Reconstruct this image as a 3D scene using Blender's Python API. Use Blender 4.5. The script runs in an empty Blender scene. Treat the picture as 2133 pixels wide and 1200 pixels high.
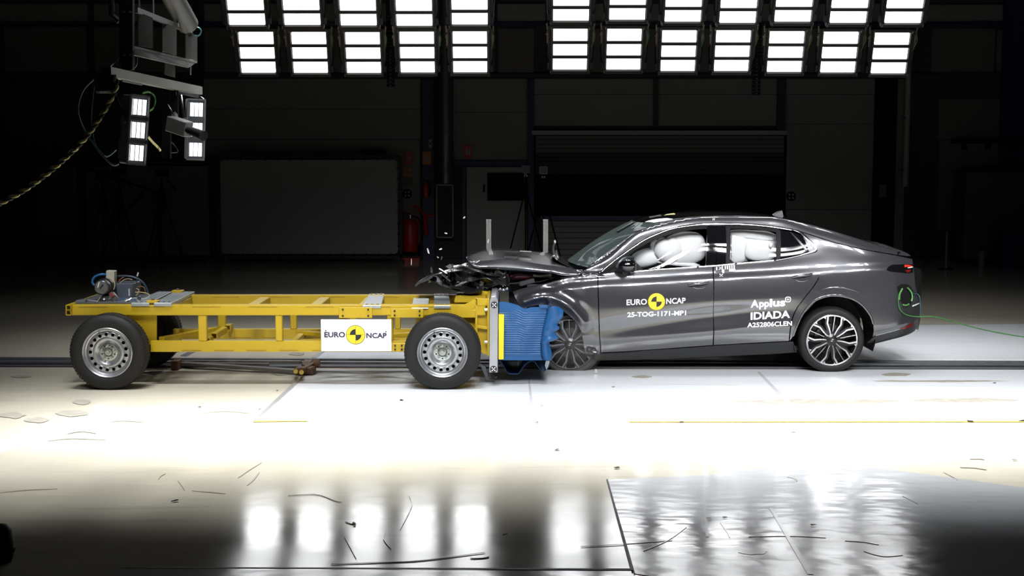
import bpy, bmesh, math, random
from mathutils import Vector, Matrix, Euler, noise
C = bpy.context.scene.collection
SC = bpy.context.scene
R = math.radians

# ---------------------------------------------------------------- camera, world, exposure, lights
F, CX, CY = 2912.0, 1066.5, 600.0
PITCH = math.atan(290 / F)
CAM = Vector((0, -12.5, 2.179))
cam = bpy.data.objects.new('camera', bpy.data.cameras.new('camera'))
C.objects.link(cam)
cam.data.sensor_width = 36
cam.data.lens = 36 * F / 2133
cam.data.clip_end = 200
cam.location = CAM
cam.rotation_euler = (R(90) - PITCH, 0, 0)
SC.camera = cam
SC.view_settings.view_transform = 'Standard'
SC.view_settings.look = 'None'
SC.view_settings.gamma = 1
SC.view_settings.use_curve_mapping = False
SC.view_settings.exposure = 0.0
w = bpy.data.worlds.new('hall_dark')
SC.world = w
w.use_nodes = True
w.node_tree.nodes['Background'].inputs[0].default_value = (0.5, 0.52, 0.55, 1)
w.node_tree.nodes['Background'].inputs[1].default_value = 0.002

COLS_L = [-3.83, -3.03, -2.23, -1.43, -0.63]
COLS_R = [0.88, 1.69, 2.50, 3.31, 4.12, 4.93, 5.70]
# the light field goes on above and before the frame: an overhead bank and a front bank of the same floodlights, plus one added row
def area(x, y, z, sx, sy, tilt, pw, spread):
    ld = bpy.data.lights.new('bank_lamp', 'AREA')
    ld.shape = 'RECTANGLE'
    ld.size, ld.size_y = sx, sy
    ld.energy = pw
    ld.spread = R(spread)
    ld.color = (0.965, 0.98, 1.0)
    lo = bpy.data.objects.new('bank_lamp', ld)
    lo.location = (x, y, z)
    lo.rotation_euler = (R(-tilt), 0, 0)      # 0 shines straight down, positive tilts towards the camera
    C.objects.link(lo)
for cx in COLS_L + COLS_R:
    for (ry, rz, tilt, pw, sp) in ((2.6, 5.8, 0, 9, 58), (-1.25, 5.8, 0, 21, 48), (-2.2, 5.8, 0, 21, 48)):  # rearmost row is added to brighten the floor behind the car
        area(cx * 0.98, ry, rz, 0.5, 0.55, tilt, pw, sp)
    for (ry, rz, tilt, pw, sp) in ((-5.7, 4.9, -60, 2.6, 42), (-4.7, 5.6, -54, 2.6, 42)):
        for k in (-1, 0, 1):
            if cx not in (-3.03, -2.23):       # the hanging rig takes these two places
                area(cx, ry + k * 0.10, rz + k * 0.21, 0.4, 0.16, tilt, pw, sp)
    for (ry, rz, tilt, pw, sp) in ((8.40, 3.62, 70, 0.27, 75), (7.35, 4.27, 66, 0.27, 75)):
        for k in (-1, 0, 1):
            area(cx * (1.0 if ry > 8 else 0.985), ry - k * 0.075, rz + k * 0.206, 0.5, 0.166, tilt, pw, sp)

# ---------------------------------------------------------------- pixel to point helpers
SN, CN = math.sin(PITCH), math.cos(PITCH)
def ray(px, py):
    u, v = (px - CX) / F, (py - CY) / F
    return Vector((u, CN - v * SN, -SN - v * CN))
def P(px, py, y):
    d = ray(px, py)
    return CAM + d * ((y - CAM.y) / d.y)
def PF(px, py, z=0.0):
    d = ray(px, py)
    return CAM + d * ((z - CAM.z) / d.z)

def proj(p):
    d = Vector(p) - CAM
    z = d.y * CN - d.z * SN
    return CX + F * d.x / z, CY - F * (d.y * SN + d.z * CN) / z

# ---------------------------------------------------------------- materials
def mat(name, col, rough=0.5, metal=0.0, var=0.08, scale=8.0, bump=0.0, bscale=60.0, **kw):
    m = bpy.data.materials.new(name)
    m.use_nodes = True
    nt = m.node_tree
    b = nt.nodes['Principled BSDF']
    b.inputs['Roughness'].default_value = rough
    b.inputs['Metallic'].default_value = metal
    for k, v in kw.items():
        b.inputs[k.replace('_', ' ')].default_value = v
    tc = nt.nodes.new('ShaderNodeTexCoord')
    nz = nt.nodes.new('ShaderNodeTexNoise')
    nz.inputs['Scale'].default_value = scale
    nz.inputs['Detail'].default_value = 4
    nt.links.new(tc.outputs['Object'], nz.inputs['Vector'])
    mx = nt.nodes.new('ShaderNodeMix'); mx.data_type = 'RGBA'
    mx.inputs[6].default_value = (*[c * (1 - var) for c in col], 1)
    mx.inputs[7].default_value = (*[min(1, c * (1 + var)) for c in col], 1)
    nt.links.new(nz.outputs['Fac'], mx.inputs[0])
    nt.links.new(mx.outputs[2], b.inputs['Base Color'])
    if bump:
        n2 = nt.nodes.new('ShaderNodeTexNoise'); n2.inputs['Scale'].default_value = bscale
        nt.links.new(tc.outputs['Object'], n2.inputs['Vector'])
        bp = nt.nodes.new('ShaderNodeBump'); bp.inputs['Strength'].default_value = bump
        bp.inputs['Distance'].default_value = 0.01
        nt.links.new(n2.outputs['Fac'], bp.inputs['Height'])
        nt.links.new(bp.outputs[0], b.inputs['Normal'])
    return m
def emit(name, col, s):
    m = bpy.data.materials.new(name); m.use_nodes = True
    nt = m.node_tree; nt.nodes.remove(nt.nodes['Principled BSDF'])
    e = nt.nodes.new('ShaderNodeEmission'); e.inputs[0].default_value = (*col, 1); e.inputs[1].default_value = s
    nt.links.new(e.outputs[0], nt.nodes['Material Output'].inputs[0])
    return m
def glass(name, tint, refl_rough=0.01, ior=1.5, haze=0.0, haze_col=(0.2, 0.2, 0.2), refl=1.0):
    m = bpy.data.materials.new(name); m.use_nodes = True
    nt = m.node_tree; nt.nodes.remove(nt.nodes['Principled BSDF'])
    t = nt.nodes.new('ShaderNodeBsdfTransparent'); t.inputs[0].default_value = (*tint, 1)
    g = nt.nodes.new('ShaderNodeBsdfGlossy'); g.inputs['Roughness'].default_value = refl_rough
    fr = nt.nodes.new('ShaderNodeFresnel'); fr.inputs[0].default_value = ior
    mx = nt.nodes.new('ShaderNodeMixShader')
    fm = nt.nodes.new('ShaderNodeMath'); fm.operation = 'MULTIPLY'; fm.inputs[1].default_value = refl
    nt.links.new(fr.outputs[0], fm.inputs[0])
    base = t
    if haze:      # diffuse layer puts the pale reflection and dust into the glass colour
        df = nt.nodes.new('ShaderNodeBsdfDiffuse'); df.inputs[0].default_value = (*haze_col, 1)
        m2 = nt.nodes.new('ShaderNodeMixShader'); m2.inputs[0].default_value = haze
        nt.links.new(t.outputs[0], m2.inputs[1]); nt.links.new(df.outputs[0], m2.inputs[2]); base = m2
    nt.links.new(fm.outputs[0], mx.inputs[0]); nt.links.new(base.outputs[0], mx.inputs[1]); nt.links.new(g.outputs[0], mx.inputs[2])
    nt.links.new(mx.outputs[0], nt.nodes['Material Output'].inputs[0])
    return m

paint = mat('graphite_car_paint', (0.044, 0.044, 0.049), 0.3, 0.38, 0.03, 40, Coat_Weight=1.0, Coat_Roughness=0.012, Coat_IOR=1.85)
paint_in = mat('dark_inner_metal', (0.007, 0.007, 0.008), 0.6)
gloss_black = mat('gloss_black', (0.004, 0.004, 0.005), 0.05, Coat_Weight=1.0, Coat_Roughness=0.01, Coat_IOR=1.6)
plastic = mat('black_plastic', (0.015, 0.015, 0.016), 0.4, bump=0.05, bscale=300)
satin_black = mat('satin_black', (0.009, 0.009, 0.010), 0.32)
chrome = mat('bright_trim', (0.85, 0.86, 0.88), 0.12, 1.0, 0.02)
rubber = mat('tyre_rubber', (0.010, 0.0095, 0.009), 0.62, 0, 0.2, 20, bump=0.1, bscale=90, Specular_IOR_Level=0.3)
rubber_dusty = mat('dusty_tyre_rubber', (0.03, 0.028, 0.025), 0.7, 0, 0.25, 12)
wheel_silver = mat('steel_wheel_silver', (0.36, 0.365, 0.38), 0.33, 0.8, 0.06)
hub_zinc = mat('zinc_hub', (0.42, 0.44, 0.42), 0.28, 1.0, 0.15, 60, bump=0.3, bscale=80)
alloy_face = mat('machined_alloy', (0.72, 0.73, 0.74), 0.25, 1.0, 0.03)
alloy_dark = mat('dark_alloy', (0.008, 0.008, 0.009), 0.3)
disc_metal = mat('brake_disc_metal', (0.2, 0.19, 0.17), 0.4, 1.0)
yellow = mat('yellow_frame_paint', (0.45, 0.305, 0.009), 0.4, 0, 0.06, 5, bump=0.04, bscale=30)
bolt_m = mat('steel_bolt', (0.4, 0.4, 0.4), 0.35, 1.0)
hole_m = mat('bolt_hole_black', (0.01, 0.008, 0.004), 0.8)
alu = mat('aluminium_profile', (0.50, 0.51, 0.53), 0.33, 0.7, 0.06, 12)
alu_plate = mat('milled_aluminium_plate', (0.62, 0.66, 0.68), 0.3, 0.8, 0.1, 9, bump=0.08, bscale=25)
alu_grey = mat('grey_aluminium_plank', (0.40, 0.44, 0.46), 0.38, 0.6, 0.06, 9)
blue_m = mat('blue_honeycomb_cladding', (0.009, 0.075, 0.215), 0.45, 0.1, 0.08, 6, bump=0.05, bscale=40)
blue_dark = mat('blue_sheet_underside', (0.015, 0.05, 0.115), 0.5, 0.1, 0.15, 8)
yellow_pad = mat('bright_yellow_plate', (0.85, 0.58, 0.015), 0.4, 0, 0.03)
white_card = mat('white_board', (0.82, 0.82, 0.84), 0.5, 0, 0.01)
ink = mat('navy_print', (0.02, 0.018, 0.05), 0.5)
logo_yellow = mat('logo_yellow_print', (0.82, 0.56, 0.02), 0.5, 0, 0.02)
logo_rim = mat('logo_dark_rim_print', (0.10, 0.075, 0.005), 0.5)
white_print = mat('white_print', (0.88, 0.88, 0.9), 0.5, 0, 0.01)
black_print = mat('black_print', (0.008, 0.007, 0.01), 0.5)
airbag = mat('white_airbag_fabric', (0.80, 0.79, 0.80), 0.75, 0, 0.03, 5, bump=0.12, bscale=14)
grey_metal = mat('grey_sheet_metal', (0.17, 0.18, 0.20), 0.4, 0.5, 0.1)
grey_box_m = mat('grey_steel_box', (0.10, 0.12, 0.145), 0.42, 0.4, 0.15, 15)
beige_plastic = mat('beige_plastic', (0.40, 0.37, 0.31), 0.5, 0, 0.08)
motor_m = mat('cast_motor_metal', (0.33, 0.33, 0.34), 0.3, 0.9, 0.25, 30)
hose_blue = mat('blue_hose', (0.015, 0.11, 0.30), 0.4)
hose_dark = mat('dark_hose', (0.02, 0.035, 0.06), 0.4)
wire_orange = mat('copper_wire_sheath', (0.30, 0.12, 0.05), 0.5)
wire_tan = mat('tan_wire_sheath', (0.45, 0.35, 0.18), 0.5)
green_cable = mat('green_cable', (0.035, 0.15, 0.03), 0.5)
teal_cable = mat('teal_cable', (0.02, 0.085, 0.085), 0.4)
lime_cable = mat('bright_green_cable', (0.075, 0.21, 0.045), 0.4)
rusty = mat('rusty_steel', (0.13, 0.07, 0.04), 0.55, 0.4, 0.3, 25, bump=0.2, bscale=60)
dirty_steel = mat('dirty_steel_bar', (0.16, 0.15, 0.14), 0.4, 0.6, 0.2, 20)
red_m = mat('red_paint', (0.45, 0.02, 0.015), 0.4)
orange_m = mat('orange_sign', (0.55, 0.16, 0.02), 0.5)
navy = mat('navy_blue_steel', (0.012, 0.016, 0.075), 0.5)
black_m = mat('matt_black', (0.006, 0.006, 0.006), 0.8, Specular_IOR_Level=0.1)
dark_frame = mat('dark_lamp_frame', (0.02, 0.017, 0.015), 0.45, 0.3, 0.2)
bracket_m = mat('dull_bracket_metal', (0.16, 0.13, 0.10), 0.45, 0.7, 0.3, 20)
lamp_grey = mat('lamp_housing_grey', (0.16, 0.165, 0.18), 0.4, 0.4, 0.1)
lamp_lit = emit('lit_led_panel', (0.98, 0.985, 1.0), 3.4)
lamp_lit_small = emit('lit_floodlight_lens', (0.93, 0.97, 1.0), 2.6)
mirror_m = mat('polished_reflector', (0.42, 0.41, 0.39), 0.12, 0.85, 0.03, bump=0.05, bscale=9)
rope_yellow = mat('yellow_rope_strand', (0.60, 0.54, 0.22), 0.7)
rope_black = mat('black_rope_strand', (0.04, 0.036, 0.035), 0.8)
red_lens = mat('red_tail_lens', (0.12, 0.006, 0.005), 0.2, Coat_Weight=0.5)
red_lit = emit('lit_red_tail_strip', (1.0, 0.06, 0.03), 0.9)
clear_lens = mat('pale_lamp_plastic', (0.5, 0.5, 0.48), 0.2)
shard_grey = mat('grey_broken_plastic', (0.055, 0.055, 0.06), 0.3, 0.2, Coat_Weight=0.6)
shard_bright = mat('bright_broken_reflector', (0.6, 0.61, 0.63), 0.15, 0.9)
seat_m = mat('dark_seat_fabric', (0.03, 0.03, 0.032), 0.8)
roof_cloth = mat('grey_headliner', (0.16, 0.16, 0.16), 0.9)
dark_red = mat('dark_red_component', (0.06, 0.005, 0.009), 0.5)
glass_side = glass('side_window_glass', (0.85, 0.86, 0.86), refl=0.4)
glass_wind = glass('greenish_windscreen_glass', (0.50, 0.60, 0.56), ior=1.45, haze=0.6, haze_col=(0.075, 0.10, 0.095), refl=0.12)
glass_dark = glass('privacy_glass', (0.03, 0.03, 0.035), ior=1.6)

# ---------------------------------------------------------------- mesh builder
class M:
    def __init__(s): s.bm = bmesh.new()
    def v(s, p): return s.bm.verts.new(p)
    def faces(s, vs, fs):
        vv = [s.bm.verts.new(p) for p in vs]
        for f in fs:
            try: s.bm.faces.new([vv[i] for i in f])
            except ValueError: pass
        return s
    def obox(s, c, ax, ay, az):
        c, ax, ay, az = Vector(c), Vector(ax), Vector(ay), Vector(az)
        vs = [c + sx * ax + sy * ay + sz * az for sz in (-1, 1) for sy in (-1, 1) for sx in (-1, 1)]
        return s.faces(vs, [(0, 2, 3, 1), (4, 5, 7, 6), (0, 1, 5, 4), (2, 6, 7, 3), (0, 4, 6, 2), (1, 3, 7, 5)])
    def box(s, x0, x1, y0, y1, z0, z1):
        return s.obox(((x0 + x1) / 2, (y0 + y1) / 2, (z0 + z1) / 2), (abs(x1 - x0) / 2, 0, 0), (0, abs(y1 - y0) / 2, 0), (0, 0, abs(z1 - z0) / 2))
    def bar(s, p, q, wd, ht, up=(0, 0, 1)):
        p, q, up = Vector(p), Vector(q), Vector(up)
        d = (q - p); l = d.length; d.normalize()
        sd = d.cross(up)
        if sd.length < 1e-4: sd = d.cross(Vector((0, 1, 0)))
        sd.normalize(); u2 = sd.cross(d).normalized()
        return s.obox((p + q) / 2, d * l / 2, sd * wd / 2, u2 * ht / 2)
    def cyl(s, p, q, r, seg=16, r2=None, caps=True):
        p, q = Vector(p), Vector(q); r2 = r if r2 is None else r2
        d = (q - p).normalized()
        a = d.orthogonal().normalized(); b = d.cross(a)
        n = len(s.bm.verts)
        A = [s.v(p + (a * math.cos(t) + b * math.sin(t)) * r) for t in [2 * math.pi * i / seg for i in range(seg)]]
        B = [s.v(q + (a * math.cos(t) + b * math.sin(t)) * r2) for t in [2 * math.pi * i / seg for i in range(seg)]]
        for i in range(seg):
            j = (i + 1) % seg
            s.bm.faces.new((A[i], A[j], B[j], B[i]))
        if caps:
            s.bm.faces.new(A[::-1]); s.bm.faces.new(B)
        return s
    def tube(s, pts, r, seg=6, caps=True):
        pts = [Vector(p) for p in pts]
        n = len(pts); rings = []
        t = (pts[1] - pts[0]).normalized(); a = t.orthogonal().normalized()
        for i, p in enumerate(pts):
            t2 = (pts[min(i + 1, n - 1)] - pts[max(i - 1, 0)]).normalized()
            a = (a - t2 * a.dot(t2)).normalized(); b = t2.cross(a)
            rr = r(i / (n - 1)) if callable(r) else r
            rings.append([s.v(p + (a * math.cos(k) + b * math.sin(k)) * rr) for k in [2 * math.pi * j / seg for j in range(seg)]])
        for A, B in zip(rings, rings[1:]):
            for i in range(seg):
                j = (i + 1) % seg
                s.bm.faces.new((A[i], A[j], B[j], B[i]))
        if caps:
            s.bm.faces.new(rings[0][::-1]); s.bm.faces.new(rings[-1])
        return s
    def prism(s, poly, ex):
        """poly: list of 3D points (planar outline); ex: extrusion vector"""
        ex = Vector(ex); poly = [Vector(p) for p in poly]
        A = [s.v(p) for p in poly]; B = [s.v(p + ex) for p in poly]
        n = len(poly)
        s.bm.faces.new(A); s.bm.faces.new(B[::-1])
        for i in range(n):
            j = (i + 1) % n
            s.bm.faces.new((A[j], A[i], B[i], B[j]))
        return s
    def lathe(s, prof, c=(0, 0, 0), axis='y', seg=40, closed=False):
        """prof: list of (r, a) with a along the axis"""
        c = Vector(c); rings = []
        for (r, a) in prof:
            ring = []
            for i in range(seg):
                t = 2 * math.pi * i / seg
                x, y = r * math.cos(t), r * math.sin(t)
                o = {'y': (x, a, y), 'z': (x, y, a), 'x': (a, x, y)}[axis]
                ring.append(s.v(c + Vector(o)))
            rings.append(ring)
        pr = list(zip(rings, rings[1:]))
        if closed: pr.append((rings[-1], rings[0]))
        for A, B in pr:
            for i in range(seg):
                j = (i + 1) % seg
                s.bm.faces.new((A[i], A[j], B[j], B[i]))
        return s
    def grid(s, pts):
        """pts: rows of 3D points"""
        vv = [[s.v(p) for p in row] for row in pts]
        for a, b in zip(vv, vv[1:]):
            for i in range(len(a) - 1):
                s.bm.faces.new((a[i], a[i + 1], b[i + 1], b[i]))
        return s
    def blob(s, c, r, seg=20, rings=12, f=None):
        """ellipsoid with optional radial deform f(dir)->scale"""
        c = Vector(c); rows = []
        for i in range(rings + 1):
            th = math.pi * i / rings
            row = []
            for j in range(seg):
                ph = 2 * math.pi * j / seg
                d = Vector((math.sin(th) * math.cos(ph), math.sin(th) * math.sin(ph), math.cos(th)))
                k = f(d) if f else 1.0
                row.append(s.v(c + Vector((d.x * r[0] * k, d.y * r[1] * k, d.z * r[2] * k))))
            rows.append(row)
        for a, b in zip(rows, rows[1:]):
            for j in range(seg):
                k = (j + 1) % seg
                s.bm.faces.new((a[j], b[j], b[k], a[k]))
        bmesh.ops.remove_doubles(s.bm, verts=s.bm.verts, dist=1e-5)
        return s
    def shard(s, c, size, rnd, flat=0.25):
        """jagged convex splinter"""
        c = Vector(c)
        rot = Euler((rnd.uniform(0, 6), rnd.uniform(0, 6), rnd.uniform(0, 6))).to_matrix()
        vs = []
        for i in range(9):
            p = Vector((rnd.uniform(-1, 1) * size[0], rnd.uniform(-1, 1) * size[1] * flat, rnd.uniform(-1, 1) * size[2]))
            vs.append(s.v(c + (rot @ p if flat < 1 else p)))
        bmesh.ops.convex_hull(s.bm, input=vs)
        loose = [x for x in s.bm.verts if not x.link_faces]
        bmesh.ops.delete(s.bm, geom=loose, context='VERTS')
        return s
    def mesh(s, name, m, smooth=None):
        me = bpy.data.meshes.new(name)
        bmesh.ops.recalc_face_normals(s.bm, faces=s.bm.faces)
        s.bm.to_mesh(me); s.bm.free()
        if smooth is not None and len(me.polygons):
            me.shade_smooth()
            me.set_sharp_from_angle(angle=R(smooth))
        for mm in (m if isinstance(m, (list, tuple)) else [m]):
            me.materials.append(mm)
        return me
    def build(s, name, m, parent=None, local=False, smooth=None, bevel=0.0, label=None):
        o = bpy.data.objects.new(name, s.mesh(name, m, smooth))
        C.objects.link(o)
        adopt(o, parent, local)
        if bevel:
            bv = o.modifiers.new('bevel', 'BEVEL'); bv.width = bevel; bv.segments = 1; bv.limit_method = 'ANGLE'; bv.angle_limit = R(40)
        if label: o['label'] = label
        return o
def adopt(o, parent, local=False):
    if parent is not None:
        o.parent = parent
        if not local and parent.parent is None:
            o.matrix_parent_inverse = parent.matrix_basis.inverted()
def thing(name, label, cat, loc=(0, 0, 0), rot=(0, 0, 0), group=None):
    o = bpy.data.objects.new(name, None)
    o.empty_display_size = 0.1
    o.location = loc; o.rotation_euler = rot
    o['label'] = label; o['category'] = cat
    if group: o['group'] = group
    C.objects.link(o)
    return o
def tag(o, label, cat, group=None):
    o['label'] = label; o['category'] = cat
    if group: o['group'] = group
    return o
def copy_part(src, parent):
    c = src.copy(); C.objects.link(c); c.parent = parent
    return c
def struct(o):
    o['kind'] = 'structure'
    return o
def pchip(xs, ys):
    n = len(xs)
    h = [xs[i + 1] - xs[i] for i in range(n - 1)]
    d = [(ys[i + 1] - ys[i]) / h[i] for i in range(n - 1)]
    m = [0] * n
    m[0], m[-1] = d[0], d[-1]
    for i in range(1, n - 1):
        if d[i - 1] * d[i] > 0:
            w1, w2 = 2 * h[i] + h[i - 1], h[i] + 2 * h[i - 1]
            m[i] = (w1 + w2) / (w1 / d[i - 1] + w2 / d[i])
    def f(x):
        if x <= xs[0]: return ys[0] + m[0] * (x - xs[0])
        if x >= xs[-1]: return ys[-1] + m[-1] * (x - xs[-1])
        i = 0
        lo, hi = 0, n - 1
        while hi - lo > 1:
            k = (lo + hi) // 2
            if xs[k] <= x: lo = k
            else: hi = k
        i = lo
        t = (x - xs[i]) / h[i]
        return ((1 + 2 * t) * (1 - t) ** 2 * ys[i] + t * (1 - t) ** 2 * h[i] * m[i] + t * t * (3 - 2 * t) * ys[i + 1] + t * t * (t - 1) * h[i] * m[i + 1])
    return f
def spline(pts, n):
    """smooth 3D path through points (Catmull-Rom)"""
    pts = [Vector(p) for p in pts]; out = []
    k = len(pts) - 1
    for i in range(n + 1):
        t = i / n * k; a = min(int(t), k - 1); t -= a
        p0, p1, p2, p3 = pts[max(a - 1, 0)], pts[a], pts[a + 1], pts[min(a + 2, k)]
        out.append(0.5 * ((2 * p1) + (p2 - p0) * t + (2 * p0 - 5 * p1 + 4 * p2 - p3) * t * t + (3 * p1 - p0 - 3 * p2 + p3) * t ** 3))
    return out
def text_mesh(txt, size, bold=0.0, spacing=1.0, sx=1.0):
    """flat lettering as 2D triangles: returns (verts2d, faces, width)"""
    cu = bpy.data.curves.new('lettering', 'FONT')
    cu.body = txt; cu.size = size; cu.offset = bold; cu.space_character = spacing
    cu.resolution_u = 3
    o = bpy.data.objects.new('lettering', cu)
    C.objects.link(o)
    dg = bpy.context.evaluated_depsgraph_get()
    me = bpy.data.meshes.new_from_object(o.evaluated_get(dg))
    vs = [(v.co.x * sx, v.co.y) for v in me.vertices]
    fs = [tuple(p.vertices) for p in me.polygons]
    bpy.data.objects.remove(o); bpy.data.curves.remove(cu); bpy.data.meshes.remove(me)
    x0, x1 = min(v[0] for v in vs), max(v[0] for v in vs)
    y0, y1 = min(v[1] for v in vs), max(v[1] for v in vs)
    vs = [(v[0] - x0, v[1]) for v in vs]
    return vs, fs, x1 - x0, y0, y1
# ---------------------------------------------------------------- floor
def floor_mat(name, col, rough, stain, bump=0.0, bscale=3.0, stretch=(1, 1, 1), spec=0.5):
    m = bpy.data.materials.new(name); m.use_nodes = True
    nt = m.node_tree; b = nt.nodes['Principled BSDF']
    L = nt.links.new
    tc = nt.nodes.new('ShaderNodeTexCoord')
    mp = nt.nodes.new('ShaderNodeMapping'); mp.inputs['Scale'].default_value = stretch
    L(tc.outputs['Object'], mp.inputs['Vector'])
    def nz(sc, det, vec=None, rough_=0.6):
        n = nt.nodes.new('ShaderNodeTexNoise'); n.inputs['Scale'].default_value = sc; n.inputs['Detail'].default_value = det
        n.inputs['Roughness'].default_value = rough_
        L(vec or mp.outputs[0], n.inputs['Vector']); return n
    def ramp(n, p0, p1):
        r = nt.nodes.new('ShaderNodeMapRange'); r.inputs[1].default_value = p0; r.inputs[2].default_value = p1; r.clamp = True
        L(n.outputs['Fac'], r.inputs[0]); return r
    big = ramp(nz(0.9, 6), 0.35, 0.7)
    # long tyre and dirt streaks run along the track
    mp2 = nt.nodes.new('ShaderNodeMapping'); mp2.inputs['Scale'].default_value = (0.35, 4.0, 1)
    L(tc.outputs['Object'], mp2.inputs['Vector'])
    streak = ramp(nz(1.6, 7, mp2.outputs[0], 0.7), 0.55, 0.75)
    fine = ramp(nz(26, 3), 0.66, 0.74)
    mx = nt.nodes.new('ShaderNodeMix'); mx.data_type = 'RGBA'
    mx.inputs[6].default_value = (*col, 1); mx.inputs[7].default_value = (*[c * (1 - stain) for c in col], 1)
    L(big.outputs[0], mx.inputs[0])
    mx2 = nt.nodes.new('ShaderNodeMix'); mx2.data_type = 'RGBA'
    mul = nt.nodes.new('ShaderNodeMath'); mul.operation = 'MULTIPLY'; mul.inputs[1].default_value = 0.45
    L(streak.outputs[0], mul.inputs[0]); L(mul.outputs[0], mx2.inputs[0])
    L(mx.outputs[2], mx2.inputs[6]); mx2.inputs[7].default_value = (col[0] * 0.5, col[1] * 0.48, col[2] * 0.42, 1)
    mx3 = nt.nodes.new('ShaderNodeMix'); mx3.data_type = 'RGBA'
    mul2 = nt.nodes.new('ShaderNodeMath'); mul2.operation = 'MULTIPLY'; mul2.inputs[1].default_value = 0.35
    L(fine.outputs[0], mul2.inputs[0]); L(mul2.outputs[0], mx3.inputs[0])
    L(mx2.outputs[2], mx3.inputs[6]); mx3.inputs[7].default_value = (col[0] * 0.4, col[1] * 0.4, col[2] * 0.38, 1)
    L(mx3.outputs[2], b.inputs['Base Color'])
    rr = nt.nodes.new('ShaderNodeMapRange'); rr.inputs[3].default_value = rough * 0.8; rr.inputs[4].default_value = rough * 1.5
    L(big.outputs[0], rr.inputs[0]); L(rr.outputs[0], b.inputs['Roughness'])
    b.inputs['Specular IOR Level'].default_value = spec
    if bump:
        bn = nz(bscale, 2.5)
        bp = nt.nodes.new('ShaderNodeBump'); bp.inputs['Strength'].default_value = bump; bp.inputs['Distance'].default_value = 0.05
        L(bn.outputs['Fac'], bp.inputs['Height']); L(bp.outputs[0], b.inputs['Normal'])
    return m
floor_beige = floor_mat('beige_epoxy_floor', (0.58, 0.54, 0.44), 0.105, 0.18, 0.02, 2.0)
floor_white = floor_mat('white_floor_sheet', (0.70, 0.72, 0.75), 0.15, 0.10, 0.02, 3.0)
floor_film = floor_mat('rippled_film', (0.47, 0.48, 0.49), 0.125, 0.12, 0.15, 2.6, (0.7, 1.2, 1), 0.5)
rail_dark = mat('dark_rail_steel', (0.035, 0.036, 0.04), 0.35, 0.6, 0.2)
rail_lite = mat('worn_rail_steel', (0.22, 0.23, 0.25), 0.35, 0.7, 0.2)
seam_dark = mat('dark_seam', (0.03, 0.03, 0.035), 0.5)
tape_yellow = mat('yellow_floor_tape', (0.62, 0.46, 0.06), 0.5, 0, 0.25, 30)
stain_m = mat('grey_floor_stain', (0.40, 0.375, 0.32), 0.14, 0, 0.3, 10)

fl = M().box(-16, 16, -14, 15.3, -0.2, 0).build('floor', floor_beige); struct(fl)
def flat(name, pts, m, z0, z1, parent=fl, **k):
    """thin sheet lying on the floor, outline in floor points"""
    return M().prism([(p.x, p.y, z0) for p in pts], (0, 0, z1 - z0)).build(name, m, parent, local=True, **k)
# white sheet under the crash point and the sheets behind and before it
flat('floor_sheet', [PF(627, 786), PF(527, 878.5), Vector((16, PF(1500, 879).y, 0)), Vector((16, PF(1500, 771).y, 0)), PF(640, 771)], floor_white, 0.0, 0.004)
flat('floor_sheet', [PF(672, 733), PF(650, 747), Vector((16, PF(1500, 756).y, 0)), Vector((16, 5.6, 0)), PF(735, 690)], floor_white, 0.0, 0.003)
flat('floor_sheet', [PF(1265, 1000), PF(1322, 1196), Vector((2.6, -6.6, 0)), Vector((7.5, -6.6, 0)), PF(1900, 985), PF(1700, 960), PF(1480, 990)], floor_film, 0.0, 0.003)
flat('floor_sheet', [PF(254, 1189), PF(1318, 1190), PF(1330, 1240), PF(200, 1240)], floor_film, 0.0, 0.006)
flat('floor_sheet', [PF(-60, 965), PF(-30, 955), PF(66, 922), PF(-40, 912), PF(-200, 960)], floor_white, 0.0, 0.003)
# seams, metal edge strip, tape
flat('seam', [PF(1263, 1000), PF(1266, 1000), PF(1323, 1197), PF(1316, 1197)], seam_dark, 0.004, 0.006)
flat('seam', [PF(252, 1186), PF(254, 1184.5), PF(1318, 1187.5), PF(1319, 1191)], seam_dark, 0.006, 0.009)
flat('edge_strip', [PF(627, 785), PF(636, 785), PF(541, 874), PF(527, 878.5)], alu, 0.004, 0.012)
flat('edge_strip', [PF(667, 734), PF(676, 734), PF(659, 747), PF(650, 747)], alu, 0.004, 0.012)
flat('tape_strip', [PF(527, 877.6), PF(640, 877.2), PF(640, 879), PF(527, 880)], tape_yellow, 0.004, 0.006)
flat('tape_strip', [PF(1310, 879), PF(2300, 877.6), PF(2300, 880.4), PF(1310, 880.6)], tape_yellow, 0.004, 0.006)
worn_m = mat('worn_grey_seam', (0.47, 0.48, 0.49), 0.16, 0, 0.15, 20)
# worn seams and stains with a shape of their own
for pts in ([(1577, 776), (1583, 776), (1650, 843), (1640, 843)], [(1100, 790), (1103, 790), (1111, 845), (1104, 845)],
            [(1602, 1060), (1609, 1060), (1694, 1198), (1682, 1198)], [(1462, 1010), (1467, 1010), (1476, 1120), (1470, 1120)]):
    flat('worn_seam', [PF(*p) for p in pts], worn_m, 0.004, 0.0055)
def stain(cx, cy, rx, ry, rnd):
    pts = [PF(cx + rx * math.cos(t) * rnd.uniform(0.8, 1.1), cy + ry * math.sin(t) * rnd.uniform(0.7, 1.1)) for t in [2 * math.pi * i / 14 for i in range(14)]]
    flat('dirt_patch', pts, stain_m, 0.004, 0.0048)
rnd = random.Random(4)
for s in ((1337, 786, 24, 3), (1866, 781, 32, 4), (617, 738, 18, 3.5), (585, 779, 22, 4), (1700, 838, 190, 6), (2010, 835, 110, 5), (25, 866, 28, 7), (150, 862, 34, 7),
          (75, 876, 26, 6), (170, 838, 20, 6), (45, 785, 24, 2.5), (1950, 795, 150, 2.2), (1570, 1152, 30, 5)):
    stain(*s, rnd)
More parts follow.
